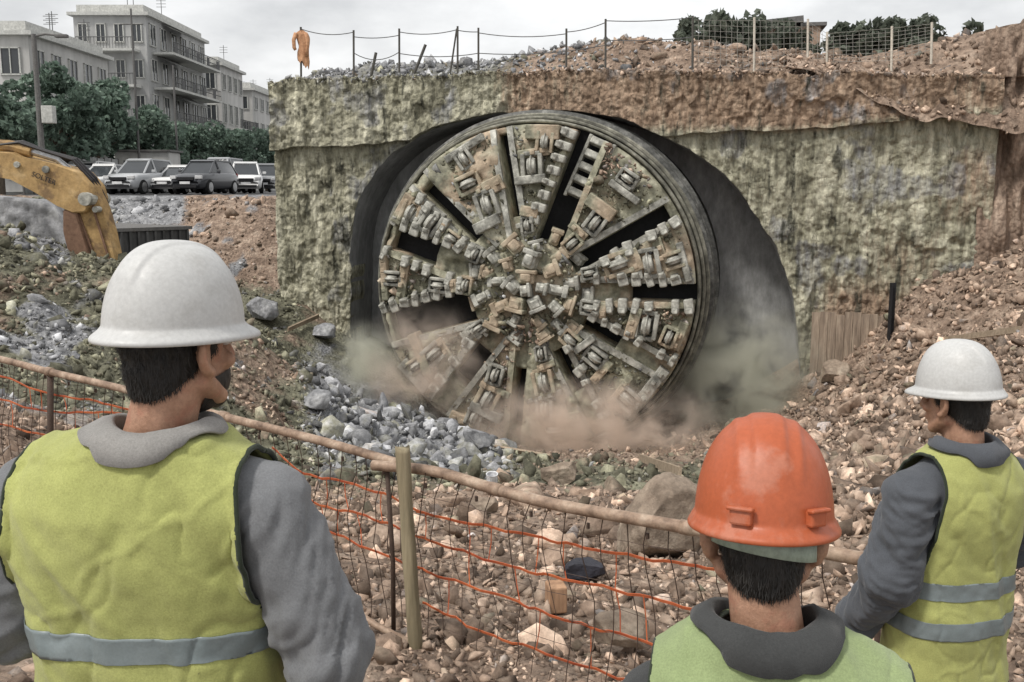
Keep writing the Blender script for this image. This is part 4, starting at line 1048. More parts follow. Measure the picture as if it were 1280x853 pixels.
for (q0, q1, wd) in (((96, 262), (128, 348), .045), ((112, 246), (140, 336), .04)):     # welded stiffener strips on the side plates
    bm = bmesh.new(); add_ribbon(bm, [P(*q0, 19.57 if q0[0] < 90 else 19.72) - EO, P(*q1, 19.57 if q0[0] < 90 else 19.72) - EO], wd, .03, Vector((.4, 0, 1))); bm_obj('stiffener', bm, MT['armunder'], ex)
for (q, rr_) in (((58, 212), .07), ((22, 206), .06), ((120, 262), .06)):
    bm = bmesh.new(); c_ = P(*q, 19.6) - EO; add_tube(bm, [c_ + Vector((0, -.05, 0)), c_ + Vector((0, .3, 0))], rr_, 12); bm_obj('pin', bm, MT['steel'], ex)
cu = bpy.data.curves.new('boom_lettering', 'FONT'); cu.body = 'SOLTER'; cu.size = .14; cu.extrude = .004; cu.align_x = 'CENTER'
lt = bpy.data.objects.new('boom_lettering', cu); COL.objects.link(lt); lt.parent = ex
lt.location = P(54, 226, 19.56) - EO; lt.rotation_euler = (R(90), R(22), 0)
evalmesh_done = None
lt_me = bpy.data.meshes.new_from_object(lt.evaluated_get(bpy.context.evaluated_depsgraph_get()))
lo = bpy.data.objects.new('boom_lettering', lt_me); COL.objects.link(lo); lo.parent = ex; lo.location = lt.location; lo.rotation_euler = lt.rotation_euler
bpy.data.objects.remove(lt); lo.name = 'boom_lettering'; lt_me.materials.clear(); lt_me.materials.append(HOSE)
# body, cab and tracks stand outside the frame
bm = bmesh.new(); add_box(bm, (-1.9, .6, 1.6), (3.4, 2.7, 1.2), None, .12); add_box(bm, (-3.4, .6, 1.7), (.9, 2.6, 1.4), None, .15); bm_obj('upper_body', bm, YEL, ex)
bm = bmesh.new(); add_box(bm, (-.9, 1.35, 2.6), (1.5, 1.1, 1.7), None, .12); cab = bm_obj('cab', bm, YEL, ex)
bm = bmesh.new(); add_box(bm, (-.9, .78, 2.8), (1.2, .03, 1.1)); add_box(bm, (-.14, 1.35, 2.8), (.03, .9, 1.1)); bm_obj('cab_window', bm, GL, cab)
for sy in (-.6, 1.8):
    bm = bmesh.new(); add_box(bm, (-1.9, sy, .45), (4.0, .6, .85), None, .3); bm_obj('track', bm, MT['dark'], ex)

# ------------------------------------------------------------------ things on top of the wall
ROPE = pmat('grey_cable', flat2((.12, .12, .12)), scale=5, bump=0)
STK = pmat('dark_stake', flat2((.10, .095, .085)), scale=5, bump=.2)
def TP(px, py, off=.5):                        # point above the wall at an offset behind its face
    s_, z_ = Wsz(px, py, off); return Vector(wpt([s_], [z_], off)[0])
tops = []
lf = thing('cable_fence', 'thin stakes with sagging cable along the left top of the concrete wall', 'fence', tuple(TP(445, 97)))
LO = TP(445, 97)
for px_, y0, y1 in ((376, 34, 100), (442, 38, 100), (499, 36, 96), (572, 33, 90), (598, 35, 92), (708, 36, 84), (757, 24, 80), (866, 20, 70)):
    a, b = TP(px_, y0), TP(px_, y1); b.z -= .4
    bm = bmesh.new(); add_tube(bm, [b - LO, a - LO], .035, 6); bm_obj('stake', bm, STK, lf); tops.append(a)
bm = bmesh.new()
for (i, j, sag, dz) in ((0, 1, .12, .06), (1, 2, .06, .2), (2, 3, .10, .1), (3, 4, .02, .12), (4, 5, .10, .15), (5, 6, .05, .1), (6, 7, .05, .05), (2, 4, .1, .75), (4, 6, .12, .75), (6, 7, .05, .6), (1, 2, .22, .7)):
    A, B = tops[i] - Vector((0, 0, dz)), tops[j] - Vector((0, 0, dz))
    add_tube(bm, [A.lerp(B, k / 8) - Vector((0, 0, sag * 4 * (k / 8) * (1 - k / 8))) - LO for k in range(9)], .014, 5)
bm_obj('cable', bm, ROPE, lf)
bm = bmesh.new(); a = TP(571, 36); b = TP(563, 90); add_tube(bm, [b - LO, a - LO], .03, 6); bm_obj('brace', bm, STK, lf)
# a jacket hung over the first stake
JK = pmat('orange_brown_cloth', [(.3, (.34, .17, .09)), (.7, (.58, .33, .19))], scale=5, bump=.4, bscale=20)
J0 = TP(376, 38, .42); nj, mj = 34, 28; Vj = []
for t_ in np.linspace(0, 1, nj):
    w = float(np.interp(t_, [0, .08, .2, .5, .8, 1], [.05, .17, .20, .17, .20, .16])); dpt = float(np.interp(t_, [0, .15, 1], [.05, .08, .07]))
    for k in range(mj):
        a_ = 2 * math.pi * k / mj; wv = 1 + .18 * math.sin(4 * a_ + 2 * t_) + .20 * math.sin(9 * a_ - 3 * t_)
        Vj.append((J0.x + .03 + w * math.cos(a_) * (1 + .12 * math.sin(7 * t_ + 2 * a_)) + .05 * math.sin(t_ * 3), J0.y + dpt * wv * math.sin(a_), J0.z - t_ * 1.02 - t_ * (.14 * math.cos(a_) + .07 * math.sin(5 * a_))))
jk = tag(np_mesh('jacket', Vj, [gridf(nj, mj, wrap=True), np.array([list(range(mj))])], JK, smooth=True), 'orange brown jacket hung on the leftmost stake above the wall', 'jacket')
for sx in (-1, 1):
    bm = bmesh.new(); q0 = J0 + Vector((sx * .15, -.03, -.10)); add_tube(bm, [q0, q0 + Vector((sx * .07, -.05, -.22)), q0 + Vector((sx * .06, -.06, -.45)), q0 + Vector((sx * .02, -.05, -.62 - .1 * sx))], [.07, .062, .058, .05], 9); bm_obj('sleeve', bm, JK, jk, True)
# loose sticks leaning up there
for (x0, y0, x1, y1, lab) in ((516, 80, 532, 56, 'dark board leaning on the rubble above the wall, nearer the middle'), (463, 82, 470, 66, 'short dark stick poking out of the rubble above the wall')):
    bm = bmesh.new(); a, b = TP(x0, y0, .8), TP(x1, y1, .9); add_tube(bm, [a - Vector((0, 0, .4)), b], .05, 6); tag(bm_obj('stick', bm, STK), lab, 'stick')
# white-posted mesh fence at the right
WP = pmat('pale_post', flat2((.60, .55, .47)), scale=5, bump=.1); MW = pmat('mesh_wire', flat2((.35, .34, .31)), scale=5, bump=0)
mf_posts = [(866, 22, 76), (943, 22, 88), (1010, 24, 80), (1034, 40, 78), (1115, 33, 76), (1165, 28, 62)]
M0 = TP(943, 88, 1.2); mf = thing('mesh_fence', 'pale posted wire mesh fence on top of the wall at the right', 'fence', tuple(M0))
pp_ = []
for px_, y0, y1 in mf_posts:
    a, b = TP(px_, y0, 1.2), TP(px_, y1, 1.2); bm = bmesh.new(); add_tube(bm, [b - M0 - Vector((0, 0, .4)), a - M0], .035, 6); bm_obj('post', bm, WP, mf); pp_.append((a, b))
bm = bmesh.new()
for (a0_, b0_), (a1_, b1_) in zip(pp_[:-1], pp_[1:]):
    n = max(4, int((a1_ - a0_).length / .16))
    for k in range(n + 1):
        f_ = k / n; add_tube(bm, [b0_.lerp(b1_, f_) - M0, a0_.lerp(a1_, f_) - Vector((0, 0, .1)) - M0], .006, 3, False)
    for k in range(9):
        f_ = k / 8; add_tube(bm, [b0_.lerp(a0_, f_ * .94) - M0, b1_.lerp(a1_, f_ * .94) - M0], .006, 3, False)
bm_obj('wire_mesh', bm, MW, mf)
mh = [(880, 30, 33, .9), (925, 24, 35, 1.1), (1060, 36, 36, .8), (1100, 38, 35, .8), (1140, 33, 34, 1.0), (985, 34, 36, .8)]
labs = ['dark bush behind the mesh fence, at its left end', 'tallest dark bush behind the mesh fence beside the second pale post', 'small dark bush right of the middle of the mesh fence', 'low dark bush left of the fifth pale fence post',
        'dark bush behind the right end of the mesh fence', 'dark bush behind the brown shed in the mesh fence middle']
for k, (px_, py_, D_, rad_) in enumerate(mh):
    zt = P(px_, py_ - 8, D_).z; c = P(px_, py_, D_); z0 = CZ + 4.0
    tree(labs[k], c.x, c.y, max(1.2, zt - z0), rad_, LEAF2, 40 + k, 'bushes behind the mesh fence', z0=z0, nleaf=1500, name='bush', low=.1)
# low brown shed behind the mesh fence
TAN = pmat('tan_render', [(.3, (.30, .21, .155)), (.7, (.46, .34, .26))], scale=1.4, stretch=(1, 1, .4), bump=.4, bscale=9, mott=.3)
c = P(968, 60, 36.5); zt = P(968, 34, 36.5).z; hs = zt - (CZ + 3.6); sh = thing('shed', 'low brown shed with dark roof behind the middle of the mesh fence', 'shed', (c.x, c.y, CZ + 3.6), R(-10))
bm = bmesh.new(); add_box(bm, (0, 1.2, hs / 2), (3.1, 2.4, hs)); bm_obj('wall', bm, TAN, sh)
bm = bmesh.new(); add_box(bm, (-.35, 1.2, hs + .12), (2.6, 2.8, .22), Matrix.Rotation(R(-5), 3, 'Y')); add_box(bm, (1.3, 1.2, hs + .06), (.9, 2.6, .12)); bm_obj('roof', bm, POLE, sh)
for q in (-.9, .3):
    bm = bmesh.new(); add_box(bm, (q, -.02, hs * .62), (.5, .08, .42)); bm_obj('window', bm, GL, sh)
# ------------------------------------------------------------------ boulders and litter in the pit
def boulder(label, px_, py_, D_, size, mat, seed, sc_=(1, .85, .8), cat='boulder', name='boulder'):
    r = np.random.RandomState(seed); bm = bmesh.new(); bmesh.ops.create_icosphere(bm, subdivisions=5, radius=1)
    v = np.array([q.co[:] for q in bm.verts]); f = np.array([[w.index for w in q.verts] for q in bm.faces]); bm.free()
    for k in range(14):
        d = r.normal(size=3); d /= np.linalg.norm(d); h = r.uniform(.5, .85); o_ = v @ d - h; v = v - np.where(o_ > 0, o_, 0)[:, None] * d
    v *= (1 + .10 * fbm(v * 2, 4, seed) + .03 * fbm(v * 7, 3, seed + 1))[:, None]
    c = P(px_, py_, D_)
    o = np_mesh(name, v * size * np.array(sc_), [f], mat); o.location = c; return tag(o, label, cat)
BGR = pmat('grey_boulder', GREY, scale=2.4, bump=.8, bdist=.03, bscale=14, mott=.4)
BBR = pmat('brown_boulder', [(.3, (.16, .12, .09)), (.55, (.30, .24, .185)), (.75, (.46, .39, .31))], scale=2.4, bump=.9, bdist=.03, bscale=16, mott=.45)
def yground(px_, py_):
    """depth where the sight line through a pixel meets the ground"""
    D = np.linspace(4.0, 45, 500); q = np.array([P(px_, py_, d)[:] for d in D]); g = ground_h(q[:, 0], q[:, 1]); i = np.argmax(q[:, 2] < g + .02); return D[i] if q[i, 2] < g[i] + .02 else 40
for px_, py_, w, lab, mt in ((331, 388, 44, 'pale round grey boulder beside the brim of the nearest white helmet', BGR), (828, 655, 130, 'large brown boulder left of the orange helmet', BBR),
                             (1043, 466, 40, 'squared stone block at the right foot of the concrete wall', BBR), (405, 415, 36, 'grey slab at the left foot of the concrete wall', BGR),
                             (395, 500, 40, 'grey boulder on the left edge of the broken rock heap', BGR), (700, 590, 50, 'flat brown slab lying before the dust in the middle', BBR),
                             (595, 552, 44, 'pale boulder at the right end of the broken rock heap', BGR), (770, 790, 90, 'wide pale flat rock low behind the wire fence', BBR),
                             (605, 632, 34, 'small brown boulder just behind the fence rail middle', BBR)):
    D_ = yground(px_, py_ + w * .3)
    boulder(lab, px_, py_, D_, w * .55 * D_ / FPX, mt, px_, (1, .85, .62) if 'flat' in lab or 'slab' in lab else (1, .85, .9))
WHT = pmat('white_plastic', flat2((.72, .72, .74)), scale=4, rough=.4, bump=.1)
D_ = yground(615, 604); c = P(615, 598, D_); bm = bmesh.new(); k_ = D_ / FPX
add_lathe(bm, [(7 * k_, -7 * k_), (7.5 * k_, 6 * k_), (8 * k_, 6.5 * k_), (6.6 * k_, 6 * k_), (6 * k_, -4 * k_)], 16, Matrix.Rotation(R(12), 4, 'X')); o = bm_obj('bucket', bm, WHT); o.location = c
tag(o, 'small white plastic bucket on the rubble beyond the fence rail', 'bucket')
D_ = yground(695, 765); c = P(695, 746, D_); bm = bmesh.new(); k_ = D_ / FPX; add_box(bm, (0, 0, 0), (24 * k_, 30 * k_, 36 * k_), Matrix.Rotation(R(10), 3, 'Z'), .01)
o = bm_obj('timber_offcut', bm, pmat('raw_timber', [(.3, (.26, .15, .09)), (.7, (.42, .26, .16))], scale=6, stretch=(1, 1, .15), bump=.3)); o.location = c; tag(o, 'short orange brown timber offcut standing in the rubble behind the fence', 'timber')
BAG = pmat('dark_bag', flat2((.035, .035, .045)), scale=5, rough=.45, bump=.6, bscale=18)
D_ = yground(733, 725); o = boulder('crumpled black bag beside the timber offcut in the rubble', 733, 714, D_, 30 * D_ / FPX, BAG, 5, (1, .8, .6), 'bag', 'plastic_bag')
BTM = pmat('broken_timber', [(.3, (.22, .17, .12)), (.7, (.38, .30, .22))], scale=6, bump=.4)
for k, (x0, y0, x1, y1, lab) in enumerate(((800, 572, 850, 590, 'pale broken board lying on the slope beyond the big brown boulder'), (1180, 425, 1275, 412, 'long pale board lying on the right rubble bank'),
                                           (620, 560, 690, 572, 'board half buried before the dust cloud'), (360, 412, 398, 395, 'pale plank leaning at the left foot of the wall'))):
    D0_, D1_ = yground(x0, y0 + 4), yground(x1, y1 + 4); a, b = P(x0, y0, D0_), P(x1, y1, min(D1_, D0_ + 1.5))
    bm = bmesh.new(); add_ribbon(bm, [a, b], .14, .05, Vector((0, -.7, .7))); tag(bm_obj('board', bm, BTM), lab, 'board')

# ------------------------------------------------------------------ safety fence in the foreground
RAILP = [(-70, 434, 7.7), (0, 449, 7.0), (62, 465, 6.6), (160, 488, 6.15), (280, 521, 5.6), (400, 551, 5.15), (500, 580, 4.75), (540, 592, 4.62), (620, 612, 4.42), (700, 632, 4.22), (860, 660, 3.85), (990, 683, 3.6), (1100, 703, 3.4)]
RP = [P(*q) for q in RAILP]
fo = Vector((RP[6].x, RP[6].y, gh(RP[6].x, RP[6].y)))
fence = thing('safety_fence', 'rusty pipe rail fence with timber post and wire mesh in front of the workers', 'fence', tuple(fo))
def smooth_path(pts, per=6):
    out = []
    for i in range(len(pts) - 1):
        p0, p1, p2, p3 = pts[max(i - 1, 0)], pts[i], pts[i + 1], pts[min(i + 2, len(pts) - 1)]
        for k in range(per):
            t = k / per; out.append(.5 * ((2 * p1) + (p2 - p0) * t + (2 * p0 - 5 * p1 + 4 * p2 - p3) * t * t + (3 * p1 - p0 - 3 * p2 + p3) * t ** 3))
    return out + [pts[-1]]
bm = bmesh.new(); add_tube(bm, [p - fo for p in smooth_path(RP[:7])], .024, 12); bm_obj('rail', bm, MT['pipe'], fence, True)
bm = bmesh.new(); r2 = [RP[6] + Vector((-.14, .045, -.02))] + RP[7:]; r2[1] = RP[7] + Vector((0, .04, 0)); add_tube(bm, [p - fo for p in smooth_path(r2)], .027, 12); bm_obj('rail', bm, MT['pipe'], fence, True)
for i in (2, 4, 8, 10):                       # couplers on the rail
    bm = bmesh.new(); d = (RP[i + 1] - RP[i]).normalized(); add_tube(bm, [RP[i] - d * .03 - fo, RP[i] + d * .03 - fo], .031, 12); bm_obj('coupler', bm, MT['pipe'], fence, True)
pt_, pb_ = P(503, 560, 4.62), P(521, 832, 4.55); pb_.z = gh(pb_.x, pb_.y) - .1
bm = bmesh.new(); npz, npa = 50, 16; rings = []
for k in range(npz):
    f_ = k / (npz - 1); c = pt_.lerp(pb_, f_)
    rings.append([bm.verts.new(c - fo + Vector((math.cos(a_) , math.sin(a_), 0)) * (.034 * (1 + .10 * float(vn(np.array([[math.cos(a_) * 2, math.sin(a_) * 2, f_ * 5]]), 3)[0]) + .04 * math.sin(f_ * 17))) + (Vector((0, 0, .012 * math.sin(a_ * 2 + 1))) if k == 0 else Vector())) for a_ in [2 * math.pi * q / npa for q in range(npa)]])
for a in range(npz - 1):
    for k in range(npa): bm.faces.new((rings[a][k], rings[a][(k + 1) % npa], rings[a + 1][(k + 1) % npa], rings[a + 1][k]))
bm.faces.new(rings[0]); bm.faces.new(rings[-1]); bm_obj('timber_post', bm, MT['wood'], fence, True)
for px_, py_, D_, x1 in ((484, 588, 4.78, 492), (63, 462, 6.6, 68), (1098, 690, 3.42, 1100)):
    a = P(px_, py_, D_); b = P(x1, 800, D_); b.z = gh(b.x, b.y) - .1
    bm = bmesh.new(); add_tube(bm, [a - fo, a.lerp(b, .5) + Vector((.012, 0, 0)) - fo, b - fo], .012 if px_ > 100 else .022, 8); bm_obj('steel_post', bm, MT['wire'], fence, True)
bm = bmesh.new(); a, b = P(405, 740, 4.85), P(470, 782, 4.7); c = P(556, 826, 4.5); add_tube(bm, [P(330, 712, 5.0) - fo, a - fo, b - fo, c - fo], .018, 10); bm_obj('lower_rail', bm, MT['pipe'], fence, True)
# wire mesh hung under the rail
bm = bmesh.new(); path = smooth_path(RP, 10); segl = np.r_[0, np.cumsum([(path[i + 1] - path[i]).length for i in range(len(path) - 1)])]
def along(s_): return Vector([float(np.interp(s_, segl, [p[k] for p in path])) for k in range(3)])
tot = segl[-1]; r = random.Random(4); rows = 9; prev = None
for k in range(int(tot / .105)):
    s_ = k * .105 + r.uniform(-.012, .012); t_ = along(s_); g_ = gh(t_.x, t_.y) - .03
    hgt = t_.z - g_; j = [Vector((r.uniform(-.012, .012) + .03 * math.sin(s_ * 1.7 + q * .8), .035 + .05 * math.sin(q * .6 + s_), -.01 - hgt * q / (rows - 1))) for q in range(rows)]
    col_ = [t_ + q - fo for q in j]; add_tube(bm, col_, .0024, 4, False)
    if k % 3 == 0: add_tube(bm, [col_[0] + Vector((0, 0, -.05)), col_[0] + Vector((0, 0, -.075))], .008, 5)
    if prev:
        for q in range(1, rows): add_tube(bm, [prev[q], col_[q]], .0017, 3, False)
    prev = col_
bm_obj('wire_mesh', bm, MT['wire'], fence)

# orange netting strung behind the wire mesh, torn and sagging
net = thing('safety_netting', 'torn sagging orange plastic safety netting strung along the wire mesh fence', 'netting', tuple(fo))
def fd(px_): return float(np.interp(px_, [q[0] for q in RAILP], [q[2] for q in RAILP])) + .07
STR = [[(525, 672), (567, 686), (630, 706), (681, 719), (740, 731), (814, 748), (876, 764), (930, 775)], [(525, 711), (556, 723), (630, 746), (669, 762), (716, 778), (775, 793), (845, 813), (900, 826)],
       [(528, 754), (563, 770), (599, 789), (653, 807), (732, 834), (790, 852)], [(520, 640), (590, 655), (657, 668), (708, 680), (770, 692), (845, 704), (900, 712)],
       [(340, 560), (380, 592), (420, 600), (480, 618), (525, 640)], [(360, 600), (400, 632), (440, 640), (484, 655), (525, 672)], [(375, 645), (420, 668), (470, 690), (525, 711)],
       [(-60, 452), (0, 470), (60, 492), (110, 500), (160, 512), (220, 530)], [(-60, 478), (0, 499), (50, 513), (96, 516), (150, 517), (200, 540)], [(-60, 505), (0, 530), (60, 545), (140, 565)]]
strand_pts = []
for st in STR:
    bm = bmesh.new(); pts = smooth_path([P(a, b, fd(a)) - fo for a, b in st], 5)
    pts = [p + Vector((0, .012 * math.sin(k * 1.3), .0035 * math.sin(k * 2.1 + 1))) for k, p in enumerate(pts)]
    add_ribbon(bm, pts, .0135, .003, Vector((0, -.35, 1))); bm_obj('net_strand', bm, MT['netting'], net); strand_pts.append(pts)
def at_x(pts, x): return Vector([float(np.interp(x, [p.x for p in pts], [p[k] for p in pts])) for k in range(3)])
for A, B in ((3, 0), (0, 1), (1, 2), (4, 5), (5, 6), (7, 8), (8, 9)):
    x0 = max(strand_pts[A][0].x, strand_pts[B][0].x); x1 = min(strand_pts[A][-1].x, strand_pts[B][-1].x)
    x = x0 + .03
    while x < x1:
        if rnd.random() < .42:
            bm = bmesh.new(); a, b = at_x(strand_pts[A], x), at_x(strand_pts[B], x + rnd.uniform(-.02, .03)); add_ribbon(bm, [a, a.lerp(b, .5) + Vector((rnd.uniform(-.01, .01), .01, 0)), b], .005, .002, Vector((1, 0, 0))); bm_obj('net_tie', bm, MT['netting'], net)
        x += .11

# ------------------------------------------------------------------ dust thrown up by the machine
def dust(label, px_, py_, D_, rx, ry, rz_, dens, colr, seed):
    m = bpy.data.materials.new('dust'); m.use_nodes = True; N, L = m.node_tree.nodes, m.node_tree.links; N.clear()
    out = N.new('ShaderNodeOutputMaterial'); pv = N.new('ShaderNodeVolumePrincipled'); pv.inputs['Color'].default_value = (*colr, 1); pv.inputs['Anisotropy'].default_value = .2
    tc = N.new('ShaderNodeTexCoord'); ln = N.new('ShaderNodeVectorMath'); ln.operation = 'LENGTH'; L.new(tc.outputs['Object'], ln.inputs[0])
    mr = N.new('ShaderNodeMapRange'); mr.interpolation_type = 'SMOOTHSTEP'; L.new(ln.outputs['Value'], mr.inputs[0]); mr.inputs[1].default_value = .15; mr.inputs[2].default_value = 1; mr.inputs[3].default_value = 1; mr.inputs[4].default_value = 0
    mp = N.new('ShaderNodeMapping'); mp.inputs['Location'].default_value = (seed, seed * .7, 0); mp.inputs['Scale'].default_value = (rx * .5, ry * .5, rz_ * .5); L.new(tc.outputs['Object'], mp.inputs['Vector'])
    nz = N.new('ShaderNodeTexNoise'); nz.inputs['Scale'].default_value = 2.2; nz.inputs['Detail'].default_value = 7; nz.inputs['Roughness'].default_value = .6; nz.inputs['Distortion'].default_value = .8; L.new(mp.outputs['Vector'], nz.inputs['Vector'])
    m2 = N.new('ShaderNodeMapRange'); L.new(nz.outputs['Fac'], m2.inputs[0]); m2.inputs[1].default_value = .42; m2.inputs[2].default_value = .66; m2.inputs[3].default_value = 0.02; m2.inputs[4].default_value = 1
    mu = N.new('ShaderNodeMath'); mu.operation = 'MULTIPLY'; L.new(mr.outputs[0], mu.inputs[0]); L.new(m2.outputs[0], mu.inputs[1])
    m3 = N.new('ShaderNodeMath'); m3.operation = 'MULTIPLY'; L.new(mu.outputs[0], m3.inputs[0]); m3.inputs[1].default_value = dens
    L.new(m3.outputs[0], pv.inputs['Density']); L.new(pv.outputs[0], out.inputs['Volume'])
    bm = bmesh.new(); bmesh.ops.create_icosphere(bm, subdivisions=3, radius=1.0); o = bm_obj('dust_cloud', bm, m); o.location = P(px_, py_, D_); o.scale = (rx, ry, rz_)
    return tag(o, label, 'dust', None, 'stuff')
dust('brown dust billowing over the foot of the machine', 735, 532, 25.4, 4.0, 1.4, 1.45, 4.2, (.95, .83, .73), 1.3)
dust('brown dust drifting across the lower left of the machine face', 530, 458, 26.2, 2.0, 1.0, 2.0, 2.6, (.95, .83, .73), 4.1)
dust('greenish dust hanging in the right side of the tunnel mouth', 920, 475, 28.2, 3.0, 1.6, 2.7, 3.0, (.88, .88, .78), 7.7)
dust('small pale dust puff left of the machine', 458, 455, 28.0, 1.2, .8, 1.5, 3.2, (.9, .9, .8), 9.2)

# ------------------------------------------------------------------ people
from mathutils.bvhtree import BVHTree
SKIN = pmat('tanned_skin', [(.35, (.30, .165, .105)), (.65, (.42, .245, .165))], scale=22, rough=.55, bump=.5, bdist=.003, bscale=230, mott=.2, spec=.3, spots=((.36, .15, .10), 16, .52, .45))
HAIR = pmat('short_black_hair', [(.35, (.010, .009, .008)), (.65, (.028, .024, .021))], scale=60, stretch=(1, 1, .2), rough=.55, bump=.8, bdist=.003, bscale=260, bstretch=(1, 1, .25), mott=.3, spec=.4)
EYEW = pmat('eye_white', flat2((.7, .68, .65)), scale=5, rough=.2, bump=0, mott=.02)
def cloth(name, c, k=.72, weave=420, mott=.24):
    m = pmat(name, [(.3, tuple(x * k for x in c)), (.7, c)], scale=7, rough=.92, bump=.55, bdist=.0022, bscale=weave, mott=mott, spec=.12, detail=6)
    b = m.node_tree.nodes['Principled BSDF']; b.inputs['Sheen Weight'].default_value = .15
    return m
VEST1 = cloth('yellow_green_vest', (.42, .44, .155)); VEST2 = cloth('bright_vest', (.42, .435, .155)); VEST3 = cloth('pale_green_vest', (.30, .37, .18))
GREYC = cloth('grey_work_cloth', (.185, .19, .198)); DENIM = cloth('dark_denim', (.095, .102, .115)); CHAR = cloth('charcoal_cloth', (.060, .062, .062)); COLL = cloth('grey_collar', (.30, .29, .275))
TROU = cloth('dark_trousers', (.05, .055, .065)); EDGE = cloth('dark_binding', (.035, .045, .03)); TAPE = pmat('reflective_tape', [(.3, (.13, .16, .165)), (.7, (.21, .245, .25))], scale=6, rough=.4, bump=.2, bdist=.001, bscale=300, mott=.12, spec=.5)
BOOT = pmat('boot_leather', flat2((.05, .035, .025)), scale=6, bump=.3)
def helm(name, c, dirt_glare): return pmat(name, [(.3, tuple(x * .92 for x in c)), (.7, c)], scale=6, rough=.46, bump=.22, bdist=.0012, bscale=170, mott=.13, spec=.4, spots=(dirt_glare, 9, .55, .32), rvar=.12)
HW = helm('scuffed_white_helmet', (.50, .50, .49), (.34, .33, .31)); HO = helm('scuffed_orange_helmet', (.40, .095, .036), (.50, .27, .20))  # pinkish spots on the orange shell mix fading and dust with painted glare

def vox(bm, size, smooth=4):
    """join everything in bm into one closed surface"""
    me = bpy.data.meshes.new('tmp'); bm.to_mesh(me); bm.free(); o = bpy.data.objects.new('tmp', me); COL.objects.link(o)
    m = o.modifiers.new('r', 'REMESH'); m.mode = 'VOXEL'; m.voxel_size = size
    if smooth: s = o.modifiers.new('s', 'SMOOTH'); s.factor = .5; s.iterations = smooth
    evalmesh(o); me = o.data; bpy.data.objects.remove(o)
    V = np.empty(len(me.vertices) * 3); me.vertices.foreach_get('co', V); N_ = np.empty(len(me.vertices) * 3); me.vertices.foreach_get('normal', N_)
    return me, V.reshape(-1, 3), N_.reshape(-1, 3)
def setco(me, V): me.vertices.foreach_set('co', np.asarray(V, np.float32).ravel()); me.update()
def ball(bm, c, r_, rot=None, sub=3):
    s = (r_, r_, r_) if not isinstance(r_, (tuple, list)) else r_
    M = Matrix.Translation(Vector(c)) @ (rot.to_4x4() if rot else Matrix.Identity(4)) @ Matrix.Diagonal((*s, 1))
    bmesh.ops.create_icosphere(bm, subdivisions=sub, radius=1.0, matrix=M)
def chain(bm, pts, rads, n=14):
    pts = [Vector(p) for p in pts]
    for p, r_ in zip(pts, rads): ball(bm, p, r_ * .995, None, 2)
    add_tube(bm, pts, list(rads), n)
def loft(bm, secs, n=40, ex=2.4):
    rings = []
    for z, cx, cy, rx, ry in secs:
        ring = []
        for k in range(n):
            a = 2 * math.pi * k / n; c_, s_ = math.cos(a), math.sin(a)
            ring.append(bm.verts.new((cx + rx * abs(c_) ** (2 / ex) * (1 if c_ >= 0 else -1), cy + ry * abs(s_) ** (2 / ex) * (1 if s_ >= 0 else -1), z)))
        rings.append(ring)
    for a in range(len(rings) - 1):
        for k in range(n): bm.faces.new((rings[a][k], rings[a][(k + 1) % n], rings[a + 1][(k + 1) % n], rings[a + 1][k]))
    bm.faces.new(rings[0][::-1]); bm.faces.new(rings[-1])
def fin(name, me, mat, parent, smooth=True):
    me.materials.clear(); me.materials.append(mat)
    if smooth: me.polygons.foreach_set('use_smooth', np.ones(len(me.polygons), bool))
    me.name = name; o = bpy.data.objects.new(name, me); COL.objects.link(o); o.parent = parent; return o
def cutmesh(me, planes, keep=None):
    """planes: (point, normal) clear the side the normal points to; keep: function(face centre) for deletions after the cuts"""
    bm = bmesh.new(); bm.from_mesh(me)
    for co, no, clear in planes:
        bmesh.ops.bisect_plane(bm, geom=bm.verts[:] + bm.edges[:] + bm.faces[:], plane_co=co, plane_no=no, clear_outer=clear)
    if keep:
        d = [f for f in bm.faces if not keep(f.calc_center_median())]
        bmesh.ops.delete(bm, geom=d, context='FACES')
    bmesh.ops.delete(bm, geom=[v for v in bm.verts if not v.link_faces], context='VERTS')
    bm.to_mesh(me); bm.free(); me.update(); return me
def boundary_tubes(me, r_, sel=None):
    bm = bmesh.new(); bm.from_mesh(me); outs = []
    E = [e for e in bm.edges if e.is_boundary and (sel is None or sel((e.verts[0].co + e.verts[1].co) / 2))]
    left = set(E)
    while left:
        e = left.pop(); path = [e.verts[0], e.verts[1]]
        for end in (1, 0):
            while True:
                v = path[-1] if end else path[0]; nx = [q for q in v.link_edges if q in left]
                if not nx: break
                left.discard(nx[0]); w = nx[0].other_vert(v); path.append(w) if end else path.insert(0, w)
        if len(path) > 6:
            p = [v.co.copy() for v in path]
            p = [(p[max(i - 1, 0)] + p[i] * 2 + p[min(i + 1, len(p) - 1)]) / 4 for i in range(len(p))][::2]
            out = bmesh.new(); add_tube(out, p, r_, 6); outs.append(out)
    bm.free(); return outs

